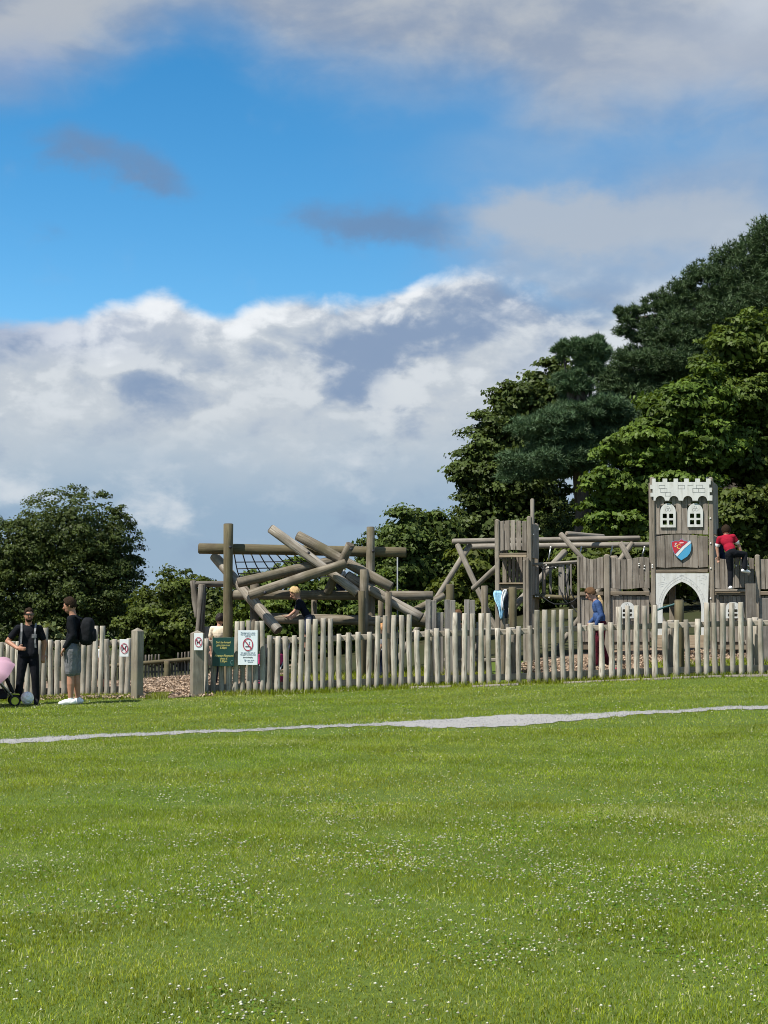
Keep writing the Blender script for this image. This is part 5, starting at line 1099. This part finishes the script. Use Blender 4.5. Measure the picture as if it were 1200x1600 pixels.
for s, nm in ((-1, 'strap'), (1, 'strap')):
    L_, F_ = A1['L'], A1['F']; ps = [J1['shR' if s < 0 else 'shL'].lerp(J1['neck'], .32)+Vector((0, 0, .036*H1)), J1['chest']+L_*s*.068*H1+F_*.077*H1+Vector((0, 0, .06*H1)), J1['chest']+L_*s*.072*H1+F_*.082*H1-Vector((0, 0, .06*H1)), J1['pel']+L_*s*.078*H1+F_*.070*H1+Vector((0, 0, .06*H1))]
    ribbon(nm, ps, .03, .012, M_STRAP, P1, [Vector((0, 0, 1))+F_*.4, F_, F_, F_])
me = prism_mesh([(-.04, -.035), (.04, -.03), (.038, .03), (-.04, .03)], .012, .003); obj('chest_badge', me, M_STRAP, P1, Matrix.Translation(J1['chest']+A1['L']*.062*H1+A1['F']*.088*H1+Vector((0, 0, .02))) @ Mg)
# --- man in profile
H2 = 1.81; b2 = gpt(113.5, 26.05)
P2, J2, A2 = person('man in profile wearing a black jacket, grey shorts and white shoes', b2, H2, 178,
  dict(elL=(.115, -.035, .65), wrL=(.105, .045, .535), elR=(-.115, -.03, .65), wrR=(-.1, .05, .53), handL=(-.1, .5, -.8), handR=(.1, .5, -.8), kneeL=(.04, .005, .285), kneeR=(-.045, -.02, .285), ankL=(.045, .0, .045), ankR=(-.055, -.045, .045), head=(0, .03, .917)),
  C_BLACK, C_GREY, C_WHITE, HAIR['brown'], SKT, 'long', 'shorts', pitch=14, beard=plain('stubble', (.24, .12, .075), .6), hairkw=dict(front=.45, low=-.5, puff=1.12, top=.16), hips=1.08)
def soft_box(a, b, c, p=.55):
    bm = bmesh.new(); bmesh.ops.create_uvsphere(bm, u_segments=28, v_segments=18, radius=1.0)
    for v in bm.verts: w = Vector([math.copysign(abs(q)**p, q) for q in v.co]); n_ = 1+.03*math.sin(v.co.z*9+v.co.x*5); v.co = Vector((w.x*a*n_*(1-.18*max(0, w.z)), w.y*b*n_, w.z*c))
    me = bpy.data.meshes.new('soft'); bm.to_mesh(me); bm.free(); me.polygons.foreach_set('use_smooth', [True]*len(me.polygons)); return me
me = soft_box(.115, .16, .235)
BK = obj('backpack', me, M_PACK, None, Matrix.Translation(b2+Vector((.245, 0, 1.23))) @ Matrix.Rotation(rad(4), 4, 'Y')); tag(BK, 'black backpack worn by the man in profile', 'backpack')
me = soft_box(.045, .12, .11); obj('front_pocket', me, M_PACK, BK, Matrix.Translation(b2+Vector((.35, 0, 1.17))))
for s in (-1, 1):
    y = .085*s; ps = [b2+Vector((.17, y, 1.43)), b2+Vector((.05, y*1.15, 1.485)), b2+Vector((-.06, y*1.2, 1.42)), b2+Vector((-.085, y*1.2, 1.28)), b2+Vector((.0, y*1.5, 1.12)), b2+Vector((.14, y*1.3, 1.06))]
    ribbon('strap', ps, .05, .012, M_PACK, BK, [Vector((.3, 0, 1)), Vector((0, 0, 1)), Vector((-1, 0, .6)), Vector((-1, 0, 0)), Vector((-.5, s, 0)), Vector((0, s, 0))])

# --- blond boy on the beam
b3 = at(480, 1019, 29.62); H3 = 1.34
P3, J3, A3 = person('blond boy in a dark T-shirt leaning over the lower log beam', b3, H3, 180,
  dict(pel=(0, -.02, .49), hipL=(.05, -.02, .47), hipR=(-.05, -.02, .47), chest=(0, .075, .64), neck=(0, .125, .745), head=(0, .175, .845), shL=(.1, .11, .715), shR=(-.1, .11, .715), elL=(.11, .135, .57), wrL=(.11, .19, .505), handL=(0, 1, -.1), elR=(-.1, .19, .58), wrR=(-.1, .28, .51), handR=(0, 1, 0), kneeL=(.055, .03, .275), ankL=(.06, .03, .05), kneeR=(-.055, .05, .28), ankR=(-.06, .0, .05)),
  cloth('black_navy_cotton', (.009, .011, .017)), C_STRIPE, C_SHOE, HAIR['blond'], SK, 'short', 'shorts', hs=1.28, pitch=30, hairkw=dict(front=.55, low=-.4, puff=1.12))
stp = log(PILE, at(462, 1021, 29.7), at(500, 1021, 29.7), .06, .06, M_LOG, 'step_log')
# --- person in a cream shirt, seen from behind
person('person in a cream T-shirt seen from behind beside the tall left log post', gpt(343, 30.8), 1.42, 75, dict(elL=(.15, .02, .63)), C_CREAM, C_NAVY, C_SHOE, HAIR['dark'], SK, 'short', 'long', hs=1.15, hairkw=dict(low=-.5))
# --- ginger child
person('ginger-haired child just visible over the pickets under the pale log', gpt(598, 29.1), 1.08, 160, {}, C_LGREY, C_NAVY, C_SHOE, HAIR['ginger'], SK, 'short', 'long', hs=1.35, hairkw=dict(low=-.5))
# --- child among the logs
b5 = at(541, 931, 30.6); person('child in a pale grey hoodie crouching inside the crossed logs', b5-Vector((0, 0, 0)), 1.1, 200,
  dict(pel=(0, -.03, .24), hipL=(.05, -.02, .23), hipR=(-.05, -.02, .23), chest=(0, .05, .37), neck=(0, .11, .46), head=(0, .17, .54), shL=(.1, .09, .44), shR=(-.1, .09, .44), kneeL=(.07, .17, .22), kneeR=(-.07, .17, .22), ankL=(.07, .06, .045), ankR=(-.07, .06, .045), elL=(.13, .17, .33), wrL=(.1, .25, .27), elR=(-.13, .17, .33), wrR=(-.1, .25, .27)), C_LGREY, C_NAVY, C_SHOE, HAIR['brown'], SK, 'long', 'long', hs=1.3, pitch=20)
# --- shirtless child
person('shirtless brown-haired child between the palisade boards', gpt(714.5, 29.0), 1.26, 20, dict(elL=(.12, .0, .63), wrL=(.12, .06, .52)), SK, C_NAVY, C_SHOE, HAIR['light'], SK, 'none', 'long', hs=1.25, hairkw=dict(low=-.45))
# --- woman in blue
b6 = gpt(938, 29.2)
def wx_(cap, ell, J, H, A_):
    q = J['neck']; cap(q+A_['U']*.05*H-A_['F']*.05*H, q-A_['F']*.085*H-A_['U']*.02*H, .022, .02, HAIR['blond']); cap(q-A_['F']*.085*H-A_['U']*.02*H, q-A_['F']*.09*H-A_['U']*.12*H, .02, .01, HAIR['blond'])
person('woman in a blue fleece with a ponytail walking left, head bowed, before the palisade wall', b6, 1.54, 176,
  dict(chest=(0, .025, .70), neck=(0, .06, .82), head=(0, .11, .905), shL=(.1, .04, .79), shR=(-.1, .04, .79), elL=(.125, -.005, .64), wrL=(.11, .06, .53), elR=(-.125, .03, .64), wrR=(-.1, .12, .55), kneeL=(.05, .05, .285), ankL=(.05, .06, .045), kneeR=(-.05, -.01, .285), ankR=(-.05, -.09, .055)),
  C_BLUE, C_PLUM, C_SHOE, HAIR['light'], SK, 'long', 'long', hs=1.12, pitch=32, extra=wx_, hairkw=dict(low=-.5, front=.5), hips=1.3)
# --- boy in red
foot = at(1141, 921.5, 29.33); H7 = 1.32
def kick(cap, ell, J, H, A_):
    for s in 'LR': sh, e = J['sh'+s], J['el'+s]; c = sh.lerp(e, .62); cap(c, sh.lerp(e, .68), .038, .037, C_WHITE)
P7, J7, A7 = person('boy in a red shirt and black trousers climbing over the palisade wall', foot, H7, 84,
  dict(ankL=(.0, -.01, .045), kneeL=(-.012, .045, .27), hipL=(.01, 0, .51), hipR=(-.06, .0, .52), pel=(-.025, .0, .535), toeL=(.05, 1, -.1),
       kneeR=(-.225, .10, .515), ankR=(-.205, .02, .29), toeR=(-.7, .5, -.12), chest=(.02, .07, .68), neck=(.035, .12, .785), head=(.03, .15, .86), shL=(.135, .095, .745), shR=(-.065, .095, .775),
       elL=(.165, .12, .61), wrL=(.15, .12, .485), handL=(.0, .3, -1), elR=(-.145, .14, .65), wrR=(-.185, .15, .54), handR=(-.1, .3, -1)),
  C_RED, C_TROU, C_WHITE, HAIR['brown'], SK, 'short', 'long', hs=1.2, pitch=15, extra=kick, hairkw=dict(low=-.6, front=.6))
o = log(WR, FC.M @ FC.hit(1117, 923, -.1), FC.M @ FC.hit(1178, 923, -.1), .025, .025, M_POLE, 'foot_ledge')
# --- boy in navy beside the tower
p = FC.M @ FC.hit(1126, 900, .9); b8 = Vector((p.x, p.y, at(1126, 893, p.y).z-.2)); person('child in a dark navy top half hidden beside the gate tower', b8, 1.05, 60, dict(neck=(0, .03, .82), head=(0, .05, .915)), C_NAVY, C_NAVY, C_SHOE, HAIR['dark'], SK, 'long', 'long', hs=1.3, hairkw=dict(low=-.7, front=.7, puff=1.2))
pl = FC.M @ Vector((FC.hit(1150, 900, .6).x, .62, b8.z-.05)); o = obj('walkway', prism_mesh([(-.6, -.02), (.6, -.02), (.6, .02), (-.6, .02)], .9, .006), M_STEP, WR, Matrix.Translation(pl) @ Matrix.Rotation(rad(-CA), 4, 'Z'))
# --- child behind the left fence
person('small child in white half hidden behind the left fence pickets', gpt(160, 29.2), 1.0, 150, {}, C_WHITE, C_NAVY, C_WHITE, HAIR['light'], SK, 'short', 'shorts', hs=1.35)

# ================================================================== PUSHCHAIRS, PARASOL, BALL, COATS, TOY
M_TYRE = plain('black_tyre', (.014, .014, .015), .8); M_LIME = plain('lime_plastic', (.50, .56, .05), .4); M_DKF = cloth('dark_pram_fabric', (.016, .018, .022)); M_PINK = cloth('pink_fabric', (.62, .06, .20)); M_LPINK = cloth('pale_pink_blanket', (.68, .42, .56), .08); M_ALU = plain('brushed_tube', (.35, .36, .37), .35, .5, .7)
def wheel(parent, c, r, w, ax, hubmat, tyre=M_TYRE):
    M = Matrix.Translation(c) @ ax.to_track_quat('Z', 'Y').to_matrix().to_4x4(); n = 24; V = []; F = []; prof = [(r*.72, -w*.5), (r*.92, -w*.5), (r, -w*.2), (r, w*.2), (r*.92, w*.5), (r*.72, w*.5)]
    for i in range(n):
        a = 6.2832*i/n
        for q_, z in prof: V.append((q_*math.cos(a), q_*math.sin(a), z))
    m = len(prof)
    for i in range(n):
        for k in range(m): F.append((i*m+k, ((i+1) % n)*m+k, ((i+1) % n)*m+(k+1) % m, i*m+(k+1) % m))
    me = bpy.data.meshes.new('tyre'); me.from_pydata(V, [], F); me.polygons.foreach_set('use_smooth', [True]*len(F)); me.update(); wh = obj('wheel', me, tyre, parent, M)
    me = log_mesh(w*.8, r*.74, r*.74, 3, 20, 4, 0, 0, .1, 0); obj('rim', me, [hubmat, hubmat], wh, M @ Matrix.Translation((0, 0, -w*.4)))
def pushchair(label, base, deg, fab, trim, hub, hood=None, blanket=None, k=1.0):
    t = thing('pushchair', label, 'pushchair', base); R = Matrix.Translation(base) @ Matrix.Rotation(rad(deg), 4, 'Z') @ Matrix.Scale(k, 4); P = lambda x, y, z: R @ Vector((x, y, z)); X = R.to_3x3() @ Vector((0, 1, 0))
    # local x forward, y across
    for y in (-.24, .24):
        wheel(t, P(-.28, y, .125), .125*k, .05*k, X, hub); wheel(t, P(.36, y*.8, .09), .09*k, .05*k, X, hub)
        tube('frame_tube', [P(.36, y*.8, .12), P(.1, y, .42), P(-.25, y, .78), P(-.42, y, 1.0)], .014*k, M_ALU, t, 8); tube('frame_tube', [P(-.28, y, .13), P(-.1, y, .45), P(.02, y, .55)], .014*k, M_ALU, t, 8)
    tube('handle', [P(-.42, -.24, 1.0), P(-.46, -.12, 1.03), P(-.46, .12, 1.03), P(-.42, .24, 1.0)], .018*k, M_TYRE, t, 8); tube('axle', [P(-.28, -.24, .125), P(-.28, .24, .125)], .012*k, M_ALU, t, 6)
    def slab(name, a, b, w, th, mat):
        a, b = Vector(a), Vector(b); d = b-a; me = prism_mesh([(-w/2, 0), (w/2, 0), (w/2, d.length), (-w/2, d.length)], th, min(.02, th*.3)); zz = d.normalized(); xx = Vector((0, 1, 0)); yy = zz.cross(xx); M3 = Matrix((xx, yy, zz)).transposed().to_4x4(); return obj(name, me, mat, t, R @ Matrix.Translation(a) @ M3)
    slab('seat', (-.12, 0, .44), (.22, 0, .47), .42, .06, fab); slab('seat_back', (-.12, 0, .44), (-.33, 0, .92), .42, .06, fab); slab('leg_rest', (.22, 0, .47), (.34, 0, .22), .36, .05, fab); slab('basket', (-.22, 0, .2), (.24, 0, .2), .36, .16, trim)
    slab('footboard', (.30, 0, .2), (.44, 0, .19), .3, .02, hub)
    for y in (-.22, .22): slab('side_panel', (-.28, y, .62), (.12, y, .62), .03, .22, trim)
    if blanket: slab('blanket', (-.36, 0, .93), (-.2, 0, .62), .44, .2, blanket)
    if hood:
        V = []; F = []; n, m = 10, 9
        for i in range(n+1):
            a = rad(-10+110*i/n)
            for j in range(m+1):
                y = -.24+.48*j/m; V.append((-.32+.36*math.sin(a)*(1-.25*abs(2*j/m-1)**3), y, .68+.36*math.cos(a)*(1-.25*abs(2*j/m-1)**3)))
        for i in range(n):
            for j in range(m): F.append((i*(m+1)+j, i*(m+1)+j+1, (i+1)*(m+1)+j+1, (i+1)*(m+1)+j))
        me = bpy.data.meshes.new('hood'); me.from_pydata(V, [], F); me.polygons.foreach_set('use_smooth', [True]*len(F)); bm = bmesh.new(); bm.from_mesh(me); bmesh.ops.solidify(bm, geom=bm.faces[:], thickness=.012); bm.to_mesh(me); bm.free(); obj('hood', me, hood, t, R)
    return t
pushchair('dark pushchair with lime wheels cut off by the left edge, under a pink parasol', gpt(-11, 25.9), 18, M_DKF, M_DKF, M_LIME, None, None, 1.0)
pushchair('pink and black pushchair parked behind the fence by the no-smoking sign', gpt(424, 28.35), -110, M_DKF, M_PINK, M_ALU, M_DKF, M_LPINK, .92)
# pink parasol clamped over the pushchair
PC = at(-12, 1054, 25.6); t = thing('pink_parasol', 'pale pink parasol with scalloped edge at the left edge of the photo', 'parasol', PC)
axis = Vector((-.45, -.5, .75)).normalized(); q = axis.to_track_quat('Z', 'Y').to_matrix().to_4x4(); Rr = .42; V = [(0, 0, .2)]; F = []; n = 48; rings = 7
for j in range(1, rings+1):
    u = j/rings
    for i in range(n):
        a = 6.2832*i/n; s = abs(math.sin(a*4)); rr = Rr*math.sin(u*1.35)/math.sin(1.35)*(1-.12*s*u); V.append((rr*math.cos(a), rr*math.sin(a), .2-.3*(1-math.cos(u*1.35))-.018*s*u))
for i in range(n): F.append((0, 1+i, 1+(i+1) % n))
for j in range(rings-1):
    for i in range(n): F.append((1+j*n+i, 1+(j+1)*n+i, 1+(j+1)*n+(i+1) % n, 1+j*n+(i+1) % n))
m, nt, pb, oo = mat_new('pink_parasol_cloth'); pb.inputs['Base Color'].default_value = (.60, .36, .45, 1); pb.inputs['Roughness'].default_value = .7; tr = nd(nt, 'ShaderNodeBsdfTranslucent'); tr.inputs[0].default_value = (.8, .45, .55, 1); mx = nd(nt, 'ShaderNodeMixShader'); mx.inputs[0].default_value = .3; nt.links.new(pb.outputs[0], mx.inputs[1]); nt.links.new(tr.outputs[0], mx.inputs[2]); nt.links.new(mx.outputs[0], oo.inputs[0])
me = bpy.data.meshes.new('canopy'); me.from_pydata(V, [], F); me.polygons.foreach_set('use_smooth', [True]*len(F)); me.update(); Mq = Matrix.Translation(PC) @ q; obj('canopy', me, m, t, Mq)
for i in range(8):
    a = 6.2832*i/8; tube('rib', [Mq @ Vector((Rr*math.sin(u*1.35)/math.sin(1.35)*math.cos(a)*.99, Rr*math.sin(u*1.35)/math.sin(1.35)*math.sin(a)*.99, .195-.3*(1-math.cos(u*1.35)))) for u in (0, .25, .5, .75, 1)], .004, M_ALU, t, 5)
tube('pole', [Mq @ Vector((0, 0, .24)), Mq @ Vector((0, 0, -.5))], .008, M_ALU, t, 6)
# football
bc_ = gpt(44, 25.9)+Vector((0, 0, .125)); bm = bmesh.new(); bmesh.ops.create_icosphere(bm, subdivisions=1, radius=1)
# truncated icosahedron: pentagons and hexagons as separate panels
import itertools
ico = bmesh.new(); bmesh.ops.create_icosphere(ico, subdivisions=1, radius=1.0); ico.verts.ensure_lookup_table()
ball = thing('football', 'white football on the grass beside the man with sunglasses', 'ball', bc_-Vector((0, 0, .11)))
def panel(pts, mat):
    c = sum(pts, Vector())/len(pts); bm2 = bmesh.new(); inner = [(p*.93+c*.07).normalized()*.11 for p in pts]; ve = [bm2.verts.new(p.normalized()*.107) for p in pts]; vi = [bm2.verts.new(p) for p in inner]; vc = bm2.verts.new(c.normalized()*.111); k_ = len(pts)
    for i in range(k_): bm2.faces.new((ve[i], ve[(i+1) % k_], vi[(i+1) % k_], vi[i])); bm2.faces.new((vi[i], vi[(i+1) % k_], vc))
    bmesh.ops.recalc_face_normals(bm2, faces=bm2.faces)
    me = bpy.data.meshes.new('panel'); bm2.to_mesh(me); bm2.free(); me.polygons.foreach_set('use_smooth', [True]*len(me.polygons)); obj('panel', me, mat, ball, Matrix.Translation(bc_))
M_BALLW = plain('ball_white', (.82, .82, .80), .4, vary=.03); M_BALLG = plain('ball_grey', (.72, .73, .73), .4)
for v in ico.verts:
    nb = [e.other_vert(v).co.copy() for e in v.link_edges]; ax = v.co.normalized(); u = ax.orthogonal().normalized(); w = ax.cross(u); nb.sort(key=lambda p: math.atan2(p.dot(w), p.dot(u))); panel([v.co.lerp(p, 1/3) for p in nb], M_BALLG)
for f in ico.faces:
    a, b, c = [v.co for v in f.verts]; panel([a.lerp(b, 1/3), a.lerp(b, 2/3), b.lerp(c, 1/3), b.lerp(c, 2/3), c.lerp(a, 1/3), c.lerp(a, 2/3)], M_BALLW)
ico.free(); bm.free()
# coats hung over the palisade
def garment(name, label, outline, Y, mat, th=.05, folds=3, seed=0):
    """hanging cloth: a grid filling the outline (left/right edge per row), front and back layers with folds"""
    rows = len(outline); cols = 10; V = []; F = []
    for layer in (0, 1):
        for r_, (py, xa, xb) in enumerate(outline):
            for c in range(cols+1):
                u = c/cols; p = at(xa+(xb-xa)*u, py, Y); fo = .022*math.sin(u*6.28*folds+seed+r_*.25)*(r_/rows+.25)+.012*math.sin(u*17+r_*.9+seed); edge = 1-abs(2*u-1)**4
                V.append(p+Vector((0, (-1 if layer == 0 else 1)*th*.5*edge+fo, 0)))
    n = rows*(cols+1)
    for r_ in range(rows-1):
        for c in range(cols):
            i = r_*(cols+1)+c; F.append((i, i+cols+1, i+cols+2, i+1)); F.append((n+i+1, n+i+cols+2, n+i+cols+1, n+i))
    for c in range(cols): F.append((c, c+1, n+c+1, n+c)); i = (rows-1)*(cols+1)+c; F.append((i+1, i, n+i, n+i+1))
    for r_ in range(rows-1):
        i = r_*(cols+1); F.append((i+cols+1, i, n+i, n+i+cols+1)); j = i+cols; F.append((j, j+cols+1, n+j+cols+1, n+j))
    o0 = V[0].copy(); me = bpy.data.meshes.new(name); me.from_pydata([tuple(v-o0) for v in V], [], F); me.polygons.foreach_set('use_smooth', [True]*len(F)); me.update(); o = obj(name, me, mat, None, Matrix.Translation(o0)); return tag(o, label, 'coat', 'clothes hung over the palisade')
garment('hanging_towel', 'pale blue garment hanging over the palisade', [(923, 772, 783), (927, 771, 785), (932, 771.5, 786), (938, 773, 786.5), (944, 776, 787), (950, 778.5, 787), (957, 780, 786.5), (964, 781, 785), (967, 782, 784.5)], 28.42, cloth('pale_blue_cloth', (.30, .55, .72), .2), .05, 2, 1)
garment('hanging_shirt', 'white garment with dark flecks hanging between the blue one and the dark coat', [(921, 787.5, 792), (924, 785.5, 792), (929, 784, 791), (935, 783, 788), (941, 782.5, 787), (947, 782.5, 786.5), (953, 783.5, 788)], 28.36, cloth('white_flecked_cloth', (.74, .75, .77), .12), .04, 2, 2)
garment('hanging_coat', 'dark charcoal coat hanging beneath the blue and white garments', [(922, 776, 792), (928, 775, 794), (936, 774.5, 794.5), (944, 775, 794.5), (952, 776.5, 794), (960, 778.5, 793.5), (966, 781, 792)], 28.5, cloth('charcoal_cloth', (.03, .032, .042), .3), .06, 3, 3)
o = PO(None, 786, 921, 3.6, 28.5, M_LOG, 'coat_post'); tag(o, 'thin post hidden under the hanging clothes', 'post')
# toy ball on the mulch
pt = gpt(962.5, 28.4); bm = bmesh.new(); bmesh.ops.create_uvsphere(bm, u_segments=20, v_segments=12, radius=.05); me = bpy.data.meshes.new('toy'); bm.to_mesh(me); bm.free(); me.polygons.foreach_set('use_smooth', [True]*len(me.polygons))
t = thing('toy_ball', 'small light blue and red toy ball on the bark mulch below the woman in blue', 'ball', pt); obj('lower_half', me, plain('toy_blue', (.18, .50, .62), .4), t, Matrix.Translation(pt+Vector((0, 0, .055))))
me2 = me.copy(); bm = bmesh.new(); bm.from_mesh(me2); bmesh.ops.delete(bm, geom=[v for v in bm.verts if v.co.z < .012], context='VERTS')
for v in bm.verts: v.co *= 1.03
bm.to_mesh(me2); bm.free(); me2.materials.clear(); obj('cap', me2, plain('toy_red', (.35, .02, .05), .4), t, Matrix.Translation(pt+Vector((0, 0, .055))))
